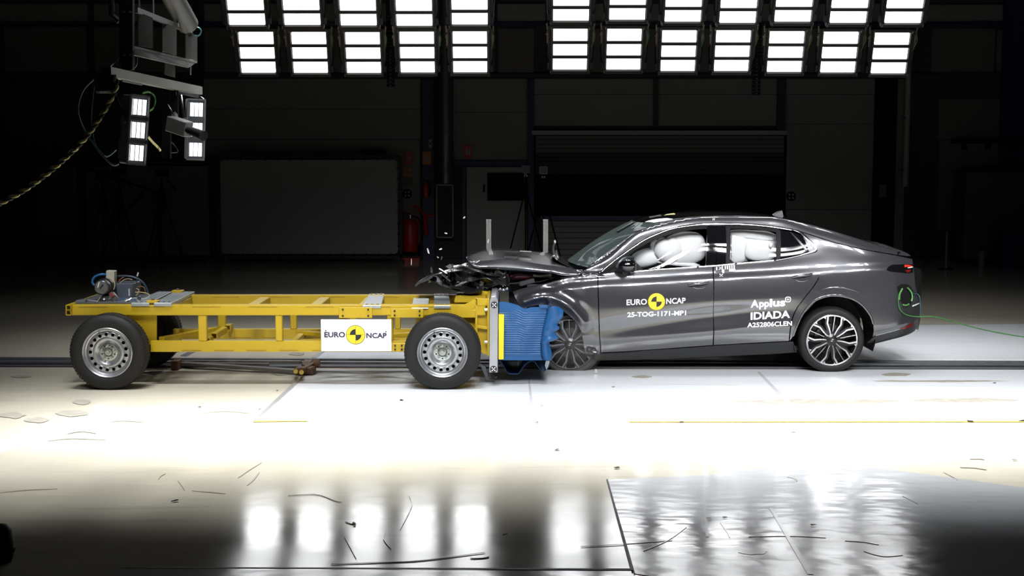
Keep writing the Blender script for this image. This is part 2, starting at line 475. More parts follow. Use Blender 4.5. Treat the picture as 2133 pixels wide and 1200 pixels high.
for q in ([(375, 742), (394, 732), (408, 733), (388, 743)], [(352, 734), (366, 731), (374, 733), (362, 738)], [(303, 777), (318, 773), (340, 773), (322, 783)]):
    flat('floor_cover', [PF(*p) for p in q], grey_metal, 0.0, 0.004)
# scratches and scuffs
def scuff(pts, wpx, m=stain_m):
    sp_ = spline([PF(*p) for p in pts], 10)
    L_, R_ = [], []
    for i, p in enumerate(sp_):
        tg = (sp_[min(i + 1, 10)] - sp_[max(i - 1, 0)]).normalized(); n_ = Vector((-tg.y, tg.x, 0))
        w_ = wpx * .33 * math.sin(math.pi * (.12 + .76 * i / 10))
        L_.append(p + n_ * w_); R_.append(p - n_ * w_)
    flat('scuff', L_ + R_[::-1], m, 0.003, 0.0058)
for pts, w_ in (([(496, 997), (520, 980), (545, 965)], .012), ([(515, 1012), (528, 1000), (540, 985)], .02), ([(600, 1034), (660, 1031), (700, 1045), (712, 1047)], .02),
                ([(852, 1034), (858, 1050), (850, 1072), (833, 1105)], .012), ([(803, 1110), (800, 1125), (815, 1145)], .012), ([(718, 1120), (732, 1145), (742, 1165)], .010),
                ([(690, 1176), (800, 1172), (880, 1168), (1010, 1152)], .03), ([(980, 1164), (1005, 1162), (1018, 1160)], .05), ([(740, 1093), (736, 1092), (720, 1088)], .04),
                ([(400, 1024), (440, 1027), (470, 1030)], .012), ([(0, 1028), (60, 1022), (120, 1020)], .012), ([(140, 905), (170, 900), (200, 904)], .03), ([(100, 920), (150, 915), (220, 918)], .02),
                ([(370, 1002), (378, 1012), (385, 1023)], .008), ([(330, 1000), (335, 993), (345, 988)], .012), ([(230, 880), (260, 878), (300, 881)], .02),
                ([(1210, 1140), (1300, 1135), (1400, 1128)], .012), ([(1340, 1150), (1390, 1128), (1430, 1100)], .010), ([(1560, 1120), (1640, 1118), (1720, 1122)], .02),
                ([(1760, 1128), (1800, 1130), (1830, 1136)], .04), ([(1800, 1150), (1840, 1160), (1880, 1158)], .03), ([(1500, 1090), (1515, 1110), (1520, 1122)], .015),
                ([(1880, 1035), (1900, 1045), (1912, 1052)], .012), ([(1640, 995), (1655, 998), (1660, 1004)], .03), ([(2000, 975), (2030, 976), (2055, 980)], .03), ([(2020, 958), (2040, 957), (2050, 959)], .03),
                ([(1965, 985), (1990, 998), (1995, 1003)], .01), ([(420, 862), (470, 858), (520, 862)], .02), ([(560, 770), (620, 776), (690, 774)], .05), ([(700, 757), (760, 752), (800, 757)], .05),
                ([(1325, 803), (1420, 802), (1540, 804)], .012), ([(1830, 792), (1930, 796), (2010, 800)], .02), ([(1110, 853), (1130, 846), (1109, 842)], .02)):
    scuff(pts, w_)
# tow rail let into the floor
def strip(name, l0, l1, r0, r1, m, z0, z1, parent=None):
    a, b, c, d = PF(0, l0), PF(0, l1), PF(2133, r1), PF(2133, r0)
    def ext(p, q, x): return p + (q - p) * ((x - p.x) / (q.x - p.x))
    pts = [ext(a, d, -12), ext(b, c, -12), ext(b, c, 13), ext(a, d, 13)]
    return M().prism([(p.x, p.y, z0) for p in pts], (0, 0, z1 - z0)).build(name, m, parent, local=True)
tr = strip('trim_1', 747, 765, 755.5, 770, rail_dark, -0.01, 0.006); struct(tr)
strip('rail_lip', 747.6, 749.5, 755.5, 757, rail_lite, 0.006, 0.02, tr)
strip('rail_lip', 753.5, 756.5, 760, 762, rail_lite, 0.006, 0.018, tr)
strip('rail_lip', 762.6, 764, 768, 769.5, rail_lite, 0.006, 0.014, tr)

# ---------------------------------------------------------------- back wall
YW = 15.0
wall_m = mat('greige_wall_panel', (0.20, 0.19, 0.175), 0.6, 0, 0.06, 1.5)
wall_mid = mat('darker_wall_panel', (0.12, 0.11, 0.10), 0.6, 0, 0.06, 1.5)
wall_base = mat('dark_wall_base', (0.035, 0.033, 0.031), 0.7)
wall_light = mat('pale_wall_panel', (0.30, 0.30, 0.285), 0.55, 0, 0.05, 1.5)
ceil_m = mat('dark_ceiling', (0.03, 0.03, 0.03), 0.8)
wb = M().box(-16, 16, YW, YW + 0.3, 0, 9).build('wall_back', wall_base); struct(wb)
def wbox(name, x0, y0, x1, y1, m, t=0.04, parent=wb, dy=0.0, **k):
    yf = YW - dy - t
    a, b = P(x0, y0, yf), P(x1, y1, yf)
    zb = max(b.z, 0.0)
    return M().box(a.x, b.x, yf, yf + t, zb, a.z).build(name, m, parent, local=parent is wb, **k)
struct(M().box(-16.3, -16, -14, 15.3, 0, 9).build('wall_left', wall_base))
struct(M().box(16, 16.3, -14, 15.3, 0, 9).build('wall_right', wall_base))
struct(M().box(-16, 16, -14.3, -14, 0, 9).build('wall_front', wall_base))
struct(M().box(-16.3, 16.3, -14.3, 15.3, 9, 9.2).build('ceiling', ceil_m))
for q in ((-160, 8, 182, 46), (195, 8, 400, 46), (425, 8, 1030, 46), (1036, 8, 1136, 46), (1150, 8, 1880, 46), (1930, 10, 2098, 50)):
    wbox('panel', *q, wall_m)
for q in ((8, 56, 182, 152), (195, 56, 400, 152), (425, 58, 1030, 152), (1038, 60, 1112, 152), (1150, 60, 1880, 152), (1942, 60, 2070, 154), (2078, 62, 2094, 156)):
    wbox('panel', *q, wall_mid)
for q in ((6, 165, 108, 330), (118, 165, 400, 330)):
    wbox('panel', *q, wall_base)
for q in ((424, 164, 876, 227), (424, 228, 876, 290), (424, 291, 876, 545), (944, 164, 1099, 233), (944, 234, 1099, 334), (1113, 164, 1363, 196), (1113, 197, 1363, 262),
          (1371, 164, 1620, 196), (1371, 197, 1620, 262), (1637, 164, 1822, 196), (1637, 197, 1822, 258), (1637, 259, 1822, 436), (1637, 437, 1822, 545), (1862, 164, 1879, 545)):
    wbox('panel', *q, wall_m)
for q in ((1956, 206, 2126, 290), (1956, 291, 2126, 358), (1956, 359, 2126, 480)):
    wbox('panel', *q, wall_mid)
struct(wbox('trim_2', -300, 153.5, 2500, 162, wall_base, 0.12, None))
M_ = wbox('trim_3', -300, 46, 2500, 54, navy, 0.10, None); struct(M_)
for i, q in enumerate(((879, 164, 905, 560), (1100, 164, 1112, 560), (1826, 164, 1860, 560), (404, -40, 422, 560), (1363, 164, 1371, 262), (2096, -40, 2140, 560), (185, 54, 193, 330), (1621, 164, 1636, 275))):
    struct(wbox('trim_%d' % (4 + i), *q, navy if i in (0, 1, 5) else (wall_base if i != 2 else black_m), 0.16, None))
struct(wbox('trim_12', 1108, 272, 1640, 281, wall_light, 0.22, None))
struct(wbox('trim_13', 944, 335, 1100, 345, navy, 0.12, None))
# roller door, half raised
dr = wbox('door_2', 1113, 281, 1636, 452, black_m, 0.05, None); struct(dr)
for k in range(9):
    wbox('slat', 1116, 283 + k * 9, 1633, 291 + k * 9, wall_base if k > 3 else wall_mid, 0.02, dr, 0.05)
struct(wbox('trim_14', 1126, 450, 1640, 459, navy, 0.2, None))
low = wbox('door_3', 1128, 459, 1640, 545, wall_mid, 0.05, None); struct(low)
for k in range(7):
    wbox('slat', 1130, 461 + k * 12, 1637, 471 + k * 12, wall_m, 0.03, low, 0.05)
# hinged door with a black pane
d1 = wbox('door_1', 972, 348, 1097, 548, wall_light, 0.06, None); struct(d1)
wbox('pane', 1015, 360, 1092, 418, black_m, 0.02, d1, 0.06)
wbox('door_handle', 1006, 385, 1010, 400, black_m, 0.05, d1, 0.06)
wbox('door_frame', 962, 346, 970, 548, navy, 0.08, d1)

def wthing(name, label, cat, x0, y0, x1, y1, m, t=0.03, dy=0.04, group=None):
    o = wbox(name, x0, y0, x1, y1, m, t, None, dy)
    return tag(o, label, cat, group)
# ---------------------------------------------------------------- things along the back wall
def mark(parent, name, x0, y0, x1, y1, m, t, dy):
    return wbox(name, x0, y0, x1, y1, m, t, parent, dy)
def sign(label, x0, y0, x1, y1, m, inner, dy=0.04):
    o = wthing('wall_sign', label, 'sign', x0, y0, x1, y1, m, 0.02, dy)
    w_, h_ = x1 - x0, y1 - y0
    if inner:
        wbox('pictogram', x0 + w_ * .25, y0 + h_ * .2, x0 + w_ * .45, y1 - h_ * .25, inner, 0.006, o, dy + 0.02)
        wbox('pictogram', x0 + w_ * .55, y0 + h_ * .35, x0 + w_ * .78, y1 - h_ * .25, inner, 0.006, o, dy + 0.02)
    return o
sign('small red wall sign above the orange one, left of the blue column', 842, 316, 859, 341, red_m, wall_light)
sign('orange wall sign below the red one, left of the blue column', 843, 351, 859, 367, orange_m, wall_mid)
sign('grey square wall plate below the orange sign', 843, 371, 859, 388, wall_mid, None)
sign('orange red sign fixed on the blue column', 880, 316, 898, 343, orange_m, wall_light, 0.16)
sign('red and white sign beside the duct above the door', 966, 303, 984, 330, red_m, wall_light)
sign('pale paper notice on the black column at the right', 1832, 385, 1846, 411, wall_mid, None, 0.16)
o = wthing('switch_box', 'small pale switch box high on the blue column', 'switch', 893, 290, 899, 309, wall_light, 0.05, 0.16)
wbox('switch_lever', 895, 296, 897, 301, black_m, 0.02, o, 0.21)
o = wthing('wall_lamp', 'long dark lamp box above the light screen', 'lamp', 758, 311, 803, 323, wall_base, 0.12, 0.04)
wbox('lamp_cover', 760, 319, 801, 324, wall_mid, 0.10, o, 0.05)
def roundel(label, px, py, r):
    c = P(px, py, YW - 0.06); rr = r * 27.5 / F
    t = thing('target_roundel', label, 'target', c)
    M().cyl(c + Vector((0, 0.02, 0)), c, rr, 24).build('disc', black_m, t)
    for k in range(4):
        a = R(45 + 90 * k)
        M().cyl(c + Vector((math.cos(a) * rr * .5, -0.001, math.sin(a) * rr * .5)), c + Vector((math.cos(a) * rr * .5, -0.006, math.sin(a) * rr * .5)), rr * .22, 12).build('dot', wall_light, t)
roundel('round black measuring target left of the blue column', 848, 404, 10)
roundel('round black measuring target right of the roller door', 1648, 409, 10)
# hand extinguisher on the column
def extinguisher(name, label, px, top, bot, y, wheeled):
    a, b = P(px, top, y), P(px, bot, y)
    b.z = max(b.z, 0.0)
    h = a.z - b.z; r = h * (0.17 if wheeled else 0.15)
    t = thing(name, label, 'extinguisher', b)
    M().lathe([(0.001, 0.1 * h), (r * .9, 0.1 * h), (r, 0.14 * h), (r, 0.68 * h), (r * .8, 0.78 * h), (r * .3, 0.84 * h), (0.001, 0.84 * h)], b, 'z', 20).build('cylinder_body', red_m, t, smooth=40)
    M().cyl(b + Vector((0, 0, .84 * h)), b + Vector((0, 0, .92 * h)), r * .22, 10).build('valve', bolt_m, t)
    M().bar(b + Vector((0, 0, .93 * h)), b + Vector((-r * .9, -.01, .98 * h)), .03, .015).build('handle', black_m, t)
    M().tube(spline([b + Vector((r * .2, -.02, .9 * h)), b + Vector((r * 1.3, -.05, .8 * h)), b + Vector((r * 1.6, -.08, .45 * h)), b + Vector((r * 1.1, -.05, .2 * h))], 14), 0.014).build('hose', black_m, t)
    if wheeled:
        for s in (-1, 1):
            M().lathe([(.08 * h, -.02), (.12 * h, -.02), (.12 * h, .02), (.08 * h, .02)], b + Vector((s * r * 1.15, 0, .12 * h)), 'x', 20, True).build('wheel', black_m, t)
        M().tube([b + Vector((-r, .06, .1 * h)), b + Vector((-r, .08, h)), b + Vector((r, .08, h)), b + Vector((r, .06, .1 * h))], .014).build('frame', red_m, t)
        M().box(b.x - r * 1.2, b.x + r * 1.2, b.y - .14, b.y + .12, 0, .1 * h).build('foot_plate', red_m, t)
    else:
        M().box(b.x - r * .6, b.x + r * .6, b.y + r * .6, YW - 0.16, b.z + .3 * h, b.z + .6 * h).build('wall_bracket', black_m, t)
extinguisher('wheeled_extinguisher', 'red wheeled fire extinguisher standing left of the blue column', 855, 440, 533, 14.5, True)
extinguisher('hand_extinguisher', 'red hand fire extinguisher hung on the blue column', 887, 374, 416, 14.72, False)
a = P(862, 428, 14.75); b = P(885, 447, 14.75); c_ = P(888, 490, 14.75)
t = thing('fire_nozzle', 'red fire hose nozzle hung below the hand extinguisher', 'hose', c_)
M().tube(spline([a, (a + b) / 2 + Vector((0, 0, .02)), b, P(905, 450, 14.75)], 12), .03).build('nozzle', red_m, t)
M().tube([b, c_], .045).build('hose_reel_arm', red_m, t)
M().box(b.x - .05, b.x + .05, 14.75, YW - .16, b.z - .2, b.z - .1).build('wall_bracket', black_m, t)
# duct pipe with vent box, downpipe
a, b = P(928, 130, 14.6), P(928, 382.5, 14.6)
t = thing('duct_pipe', 'thick grey vertical duct pipe right of the blue column', 'pipe', b)
M().cyl(b, a + Vector((0, 0, 3)), .14, 24).build('pipe', mat('duct_steel', (.16, .155, .15), .35, .7), t, smooth=40)
for k in range(4):
    z = b.z + .25 + k * .75
    M().lathe([(.138, -.02), (.152, -.02), (.152, .02), (.138, .02)], (b.x, b.y, z), 'z', 24, True).build('collar', wall_mid, t, smooth=40)
a, b = P(908, 384, 14.6), P(945, 496, 14.6)
t = thing('vent_box', 'tall brown louvred vent box at the foot of the duct pipe', 'vent', ((a.x + b.x) / 2, 14.75, max(b.z, 0)))
M().box(a.x, b.x, 14.65, YW - .02, b.z, a.z).build('housing', wall_base, t)
for x0, x1, z0, z1 in ((a.x, b.x, a.z - .025, a.z), (a.x, b.x, b.z, b.z + .025), (a.x, a.x + .025, b.z, a.z), (b.x - .025, b.x, b.z, a.z)):
    M().box(x0, x1, 14.61, 14.65, z0, z1).build('frame', wall_light, t)
for k in range(12):
    z = b.z + .05 + k * (a.z - b.z - .08) / 12
    M().bar((a.x + .03, 14.64, z), (b.x - .03, 14.64, z), .03, .012).build('louvre', wall_base, t)
a, b = P(1892, 120, 14.7), P(1886, 389, 14.7)
t = thing('downpipe', 'pale vertical downpipe beside the black column at the right', 'pipe', b)
M().cyl(b, (b.x, b.y, a.z + 2), .055, 18).build('pipe', wall_light, t, smooth=40)
for k in range(3):
    M().box(b.x - .07, b.x + .07, 14.66, YW - .10, b.z + .3 + k, b.z + .34 + k).build('pipe_clip', wall_mid, t)
# light screen and partitions
def screen(name, label, x0, y0, x1, y1, m, y, frame_m, corner=0.08, lacing=True):
    a, b = P(x0, y0, y), P(x1, y1, y)
    zb = max(b.z, 0.12)
    t = thing(name, label, 'screen', ((a.x + b.x) / 2, y, 0))
    pts = []
    for cx, cz, a0 in ((b.x - corner, a.z - corner, 0), (a.x + corner, a.z - corner, 90), (a.x + corner, zb + corner, 180), (b.x - corner, zb + corner, 270)):
        for k in range(5):
            an = R(a0 + 22.5 * k); pts.append((cx + corner * math.cos(an), y, cz + corner * math.sin(an)))
    M().prism(pts, (0, 0.02, 0)).build('canvas', m, t)
    for p, q in (((a.x - .06, a.z + .06), (b.x + .06, a.z + .06)), ((a.x - .06, zb - .06), (b.x + .06, zb - .06)), ((a.x - .06, zb - .06), (a.x - .06, a.z + .06)), ((b.x + .06, zb - .06), (b.x + .06, a.z + .06))):
        M().bar((p[0], y + .03, p[1]), (q[0], y + .03, q[1]), .05, .05, (0, 1, 0)).build('frame_bar', frame_m, t)
    for s in (a.x - .06, b.x + .06):
        M().box(s - .05, s + .05, y - .15, y + .15, 0, .05).build('foot', frame_m, t)
        M().box(s - .025, s + .025, y + .005, y + .055, .05, zb).build('post', frame_m, t)
    if lacing:
        for k in range(14):
            x = a.x + .15 + k * (b.x - a.x - .3) / 13
            for z0, z1 in ((a.z - .02, a.z + .06), (zb - .06, zb + .02)):
                M().bar((x, y - .006, z0), (x + .02, y - .006, z1), .012, .008, (0, 1, 0)).build('lace', black_m, t)
        for k in range(8):
            z = zb + .15 + k * (a.z - zb - .3) / 7
            M().bar((b.x - .02, y - .006, z), (b.x + .06, y - .006, z + .02), .012, .008, (0, 1, 0)).build('lace', black_m, t)
screen('light_screen', 'wide pale canvas screen laced into a dark frame at the back wall', 458, 333, 829, 529, mat('pale_canvas', (.30, .31, .30), .7, 0, .05, 3), 14.2, wall_base)
screen('partition_screen', 'grey partition panel behind the camera tripods, beside the light screen', 174, 346, 437, 532, mat('partition_grey', (.15, .15, .14), .7), 14.5, wall_base, .02, False)
screen('partition_screen', 'narrow dark partition panel at the far left of the back wall', 74, 347, 165, 532, mat('partition_dark', (.09, .09, .08), .7), 14.5, wall_base, .02, False)
# camera tripods and lamp tripods
def tripod(label, px, top, y, kind):
    head = P(px, top, y); base = Vector((head.x, y, 0))
    t = thing('camera_tripod' if kind == 'camera' else 'lamp_tripod', label, 'tripod', base)
    neck = Vector((head.x, y, head.z - .22))
    for k in range(3):
        a = R(90 + 120 * k + (20 if kind == 'camera' else 0))
        foot = base + Vector((math.cos(a) * .42, math.sin(a) * .42, 0))
        M().tube([neck - Vector((0, 0, .15)), foot + Vector((0, 0, .01))], .014, 6).build('leg', black_m, t)
    M().cyl(neck - Vector((0, 0, .55)), neck + Vector((0, 0, .1)), .02, 10).build('centre_column', black_m, t)
    M().cyl(neck - Vector((0, 0, .18)), neck - Vector((0, 0, .1)), .05, 10).build('leg_joint', black_m, t)
    if kind == 'camera':
        M().box(head.x - .10, head.x + .12, y - .12, y + .10, head.z - .1, head.z + .04).build('camera_body', black_m, t, bevel=.01)
        M().cyl((head.x, y - .12, head.z - .03), (head.x, y - .26, head.z - .03), .05, 14).build('camera_lens', black_m, t)
        M().bar((head.x + .1, y, head.z - .15), (head.x + .2, y + .25, head.z - .35), .02, .02).build('pan_handle', black_m, t)
        M().box(head.x - .07, head.x + .07, y - .06, y + .06, neck.z - .5, neck.z - .2).build('weight_bag', black_m, t, bevel=.02)
    else:
        M().box(head.x - .075, head.x + .075, y - .04, y + .04, head.z - .08, head.z + .07).build('lamp_housing', wall_light, t, bevel=.008)
        M().box(head.x - .055, head.x + .055, y - .046, y - .04, head.z - .06, head.z + .05).build('lamp_lens', grey_box_m, t)
        M().bar((head.x - .03, y, head.z - .13), (head.x + .03, y, head.z - .13), .03, .03).build('yoke', alu, t)
        M().box(head.x - .04, head.x + .04, y - .05, y + .05, head.z - .55, head.z - .25).build('battery_pack', black_m, t)
tripod('black camera tripod, nearest of three to the narrow partition', 213, 362, 13.9, 'camera')
tripod('black camera tripod in the middle of three before the grey partition', 246, 355, 12.85, 'camera')
tripod('black camera tripod, nearest of three to the light screen', 336, 357, 13.9, 'camera')
tripod('tripod with a small square lamp before the door with the black pane', 1095, 352, 13.9, 'lamp')
tripod('tripod with a small square lamp before the roller door', 1132, 354, 12.9, 'lamp')
a, b = P(174, 349, 14.4), P(330, 402, 14.4)
t = thing('boom_pole', 'dark slanting boom pole behind the camera tripods', 'pole', (b.x, 14.4, 0))
M().bar(a, b, .05, .05).build('boom', black_m, t)
M().bar(P(305, 395, 14.4), P(222, 480, 14.4), .035, .035).build('brace', black_m, t)
M().bar(b, (b.x, 14.4, 0), .05, .05).build('stand_post', black_m, t)
M().bar(a, (a.x, 14.4, 0), .05, .05).build('stand_post', black_m, t)
# dark clutter at the right of the hall
o = wthing('wall_shelf', 'long black shelf on the pale wall at the right', 'shelf', 1990, 291, 2128, 299, black_m, .3, .04)
for x in (2010, 2060, 2110):
    wbox('shelf_bracket', x, 299, x + 4, 312, black_m, .2, o, .04)
a, b = P(2012, 360, 14.0), P(2140, 480, 14.0)
t = thing('equipment_cabinet', 'large dark green cabinet below the black shelf', 'cabinet', ((a.x + b.x) / 2, 14.3, 0))
cabm = mat('dark_green_cabinet', (.07, .08, .07), .5)
M().box(a.x, b.x, 14.0, 14.7, .1, a.z).build('body', cabm, t)
for k in range(2):
    x0 = a.x + .02 + k * (b.x - a.x) / 2
    d = M().box(x0, x0 + (b.x - a.x) / 2 - .04, 13.98, 14.0, .14, a.z - .04).build('door', cabm, t)
    M().box(x0 + .08, x0 + .1, 13.95, 13.98, .8, .95).build('handle', bolt_m, d)
for x in (a.x + .05, b.x - .05):
    M().box(x - .04, x + .04, 14.0, 14.7, 0, .1).build('foot', black_m, t)
a, b = P(2090, 484, 12.6), P(2132, 532, 12.6)
t = thing('blue_bin', 'dark blue lidded bin at the right edge before the cabinet', 'bin', ((a.x + b.x) / 2, 12.7, 0))
M().prism([(a.x, 12.6, a.z - .05), (b.x, 12.6, a.z - .05), (b.x - .03, 12.6, 0), (a.x + .03, 12.6, 0)], (0, .35, 0)).build('body', navy, t)
M().box(a.x - .02, b.x + .02, 12.57, 12.97, a.z - .05, a.z).build('lid', navy, t)
a = P(1972, 482, 12.8); b = P(1972, 541, 12.8)
t = thing('marker_post', 'thin dark post standing in the dark at the right', 'post', (a.x, 12.8, 0))
M().box(a.x - .015, a.x + .015, 12.785, 12.815, 0, a.z).build('post', grey_metal, t)
M().box(a.x - .12, a.x + .12, 12.7, 12.9, 0, .02).build('foot', black_m, t)
M().bar((a.x, 12.8, a.z - .05), (a.x - .4, 12.8, .05), .015, .015).build('brace', black_m, t)
a, b = P(2040, 490, 12.9), P(2050, 532, 12.9)
t = thing('paper_bag', 'small pale canister standing beside the blue bin', 'canister', ((a.x + b.x) / 2, 12.9, 0))
t.name = 'small_canister'
M().lathe([(.001, 0), (.06, 0), (.065, .02), (.065, .28), (.03, .34), (.001, .34)], ((a.x + b.x) / 2, 12.9, 0), 'z', 16).build('body', wall_mid, t, smooth=40)
M().cyl(((a.x + b.x) / 2, 12.9, .34), ((a.x + b.x) / 2, 12.9, .4), .025, 12).build('cap', black_m, t)
# dark rubber stop at the very edge of the frame
c = PF(-6, 1178)
t = thing('rubber_buffer', 'dark rounded rubber block at the lower left edge of the floor', 'buffer', (c.x, c.y, 0))
M().lathe([(.001, 0), (.05, 0), (.062, .03), (.065, .1), (.055, .17), (.03, .2), (.001, .205)], (c.x, c.y + .07, 0), 'z', 24).build('body', rubber, t, smooth=50)
M().lathe([(.066, .05), (.07, .06), (.066, .07)], (c.x, c.y + .07, 0), 'z', 24).build('band', black_m, t, smooth=50)
# ---------------------------------------------------------------- floodlight banks
ORD = ['first', 'second', 'third', 'fourth', 'fifth', 'sixth', 'seventh']
def flood_proto():
    t = thing('floodlight', 'x', 'floodlight')
    f = []
    def part(name, mb, m, **k):
        return mb.build(name, m, t, local=True, **k)
    part('housing', M().box(-.29, .29, .03, .10, -.35, .35), dark_frame, bevel=.006)
    for s in (-1, 1):
        part('side_rail', M().box(s * .265, s * .30, -.03, .10, -.37, .37), dark_frame, bevel=.004)
        mb = M().box(s * .30, s * .335, -.01, .06, -.30, .36)
        mb.box(s * .335, s * .352, 0, .03, .12, .42)
        mb.bar((s * .32, -.01, -.2), (s * .34, .02, .05), .03, .02)
        part('yoke', mb, dark_frame)
        mb = M().box(s * .325, s * .35, -.02, -.005, .10, .28)
        mb.bar((s * .34, -.015, .30), (s * .352, -.015, .40), .02, .012, (0, 1, 0))
        mb.cyl((s * .345, -.03, .24), (s * .345, .0, .24), .022, 8)
        part('clamp', mb, bracket_m)
        for z in (-.33, .33):
            part('corner_pin', M().cyl((s * .285, -.045, z - .02), (s * .285, -.045, z + .02), .008, 6), bracket_m)
    for z in (-.345, -.11, .11, .345):
        part('cross_bar', M().box(-.265, .265, -.025, .03, z - .022, z + .022), dark_frame)
    for z in (-.22, 0, .22):
        p = part('lit_panel', M().box(-.25, .25, -.012, .03, z - .083, z + .083), lamp_lit)
        mb = M()
        for k in range(24):
            x = -.24 + k * .48 / 23
            mb.box(x - .004, x + .004, -.018, -.012, z + .078, z + .088)
        mb.build('contact_strip', dark_frame, p, local=True)
    part('cable', M().tube(spline([(.33, -.02, .34), (.36, -.05, .22), (.33, -.04, .1), (.31, 0, .02)], 10), .007), lime_cable)
    part('hanger', M().box(-.03, .03, .10, .14, -.3, 1.0), dark_frame)
    return t
fp = flood_proto()
first = [True]
def place_flood(px, py, y, tilt, yaw, label):
    global fp
    loc = P(px, py, y)
    if first[0]:
        o = fp; first[0] = False
    else:
        o = fp.copy(); C.objects.link(o)
        for ch in list(fp.children):
            c = copy_part(ch, o)
            for g in list(ch.children):
                copy_part(g, c)
    o.location = loc; o.rotation_euler = (R(tilt), 0, R(yaw))
    o['label'] = label; o['group'] = 'floodlights in the overhead banks'
LOW_L = [(535.7, 109.5), (645, 109.7), (756.5, 110), (869, 109), (979, 108.5)]
LOW_R = [(1187.5, 103), (1299.5, 103), (1413.5, 106), (1525.5, 106), (1636.5, 108), (1748.5, 109), (1854.5, 111)]
UP_L = [(511, 8), (627, 8), (745, 9), (862, 9.5), (978, 7)]
UP_R = [(1190, -1), (1308, -3), (1424.5, 1), (1539.5, 3.5), (1655, 1), (1771, 3.5), (1886, 4)]
for i, p in enumerate(LOW_L):
    place_flood(*p, 8.5, 20, 0, f'lit three-panel floodlight, {ORD[i]} from the left in the lower row of the five-wide bank')
for i, p in enumerate(LOW_R):
    place_flood(*p, 8.5, 20, 0, f'lit three-panel floodlight, {ORD[i]} from the left in the lower row of the seven-wide bank')
for i, p in enumerate(UP_L):
    place_flood(*p, 7.45, 24, 0, f'lit floodlight cut off by the top edge, {ORD[i]} from the left in the five-wide bank')
for i, p in enumerate(UP_R):
    place_flood(*p, 7.45, 24, 0, f'lit floodlight cut off by the top edge, {ORD[i]} from the left in the seven-wide bank')
# cable chains hanging under the banks
for lab, x0, yb in (('dark cable chain hanging below the five-wide floodlight bank', 814, 181), ('dark cable chain hanging below the seven-wide floodlight bank', 1575, 198)):
    b = P(x0, yb, 8.56)
    t = thing('cable_chain', lab, 'cable', b)
    for k in range(24):
        z = b.z + k * .055
        M().box(b.x - .06, b.x + .06, 8.53, 8.59, z, z + .045).build('chain_link', black_m, t)
        if k < 10:
            M().box(b.x - .012, b.x + .012, 8.515, 8.53, z + .01, z + .03).build('cable_knot', teal_cable, t)
# ---------------------------------------------------------------- the yellow trolley
YN, YF = 0.28, 1.14            # near and far frame rails
def zx(px, py, y): return P(px, py, y)
tro = thing('crash_trolley', 'yellow steel frame trolley on four wheels with a blue barrier on its nose', 'trolley', (-1.3, 0.75, 0))
def pl(name, q, y, th, m=yellow, parent=tro, **k):
    """plate: outline in pixels on the plane y, thickness th away from the camera"""
    return M().prism([P(a, b, y) for a, b in q], (0, th, 0)).build(name, m, parent, **k)
def rail_box(name, x0, x1, y0, y1, z0, z1, m=yellow, parent=tro, bev=.006):
    return M().box(x0, x1, y0, y1, z0, z1).build(name, m, parent, bevel=bev)
zt, zb_ = P(600, 635, YN).z, P(600, 657, YN).z          # upper rail
lt, lb = P(600, 711, YN).z, P(600, 733, YN).z           # lower rail
X = lambda px, y=YN: P(px, 650, y).x
XL, XR = X(147), X(1016)
# rails: the near and far upper rails are open square tubes stacked in pairs at the tail
def open_tube(name, x0, x1, y0, y1, z0, z1, m=yellow, t=.008, parent=tro):
    mb = M()
    mb.box(x0, x1, y0, y1, z1 - t, z1); mb.box(x0, x1, y0, y1, z0, z0 + t)
    mb.box(x0, x1, y0, y0 + t, z0 + t, z1 - t); mb.box(x0, x1, y1 - t, y1, z0 + t, z1 - t)
    return mb.build(name, m, parent)
zm = (zt + zb_) / 2
for y0 in (YN, YF):
    open_tube('upper_rail', XL, XR - .02, y0, y0 + .07, zm, zt)
    open_tube('upper_rail', XL, XR - .02, y0, y0 + .07, zb_, zm)
    rail_box('rail_face', XL + .02, XR - .02, y0 - .004, y0 + .001, zb_ + .004, zt - .004)
    open_tube('lower_rail', X(312) if y0 == YN else X(312), X(985), y0, y0 + .07, lb, lt)
    for k in range(7):
        x0 = X(165 + k * 118)
        rail_box('weld_line', x0, x0 + .26, y0 - .006, y0 - .003, zt - .022, zt - .017, mat('weld_ochre', (.25, .15, .01), .6) if not bpy.data.materials.get('weld_ochre') else bpy.data.materials['weld_ochre'], bev=0)  # weld lines in a darker yellow than the rail
    for k in range(5):
        x0 = X(376 + k * 68)
        rail_box('weld_line', x0, x0 + .18, y0 - .003, y0 + .001, lb + .012, lb + .017, bpy.data.materials['weld_ochre'], bev=0)
    for px in ((412, 429), (573, 587), (706, 720), (806, 818)):
        rail_box('upright', X(px[0]), X(px[1]), y0, y0 + .07, lt, zb_)
# splice plates with bolts on the near rail
for q in ([(706, 640), (775, 640), (775, 663), (706, 663)], [(814, 643), (882, 643), (882, 662), (814, 662)], [(815, 715), (845, 715), (845, 733), (815, 733)]):
    p = pl('splice_plate', q, YN - .022, .018, bevel=.003)
    xs = (q[0][0] + 8, q[1][0] - 8); ys = (q[0][1] + 5, q[2][1] - 5)
    for a in xs:
        for b in ys:
            c = P(a, b, YN - .022)
            M().cyl(c + Vector((0, .001, 0)), c + Vector((0, -.008, 0)), .009, 8).build('bolt', hole_m, p)
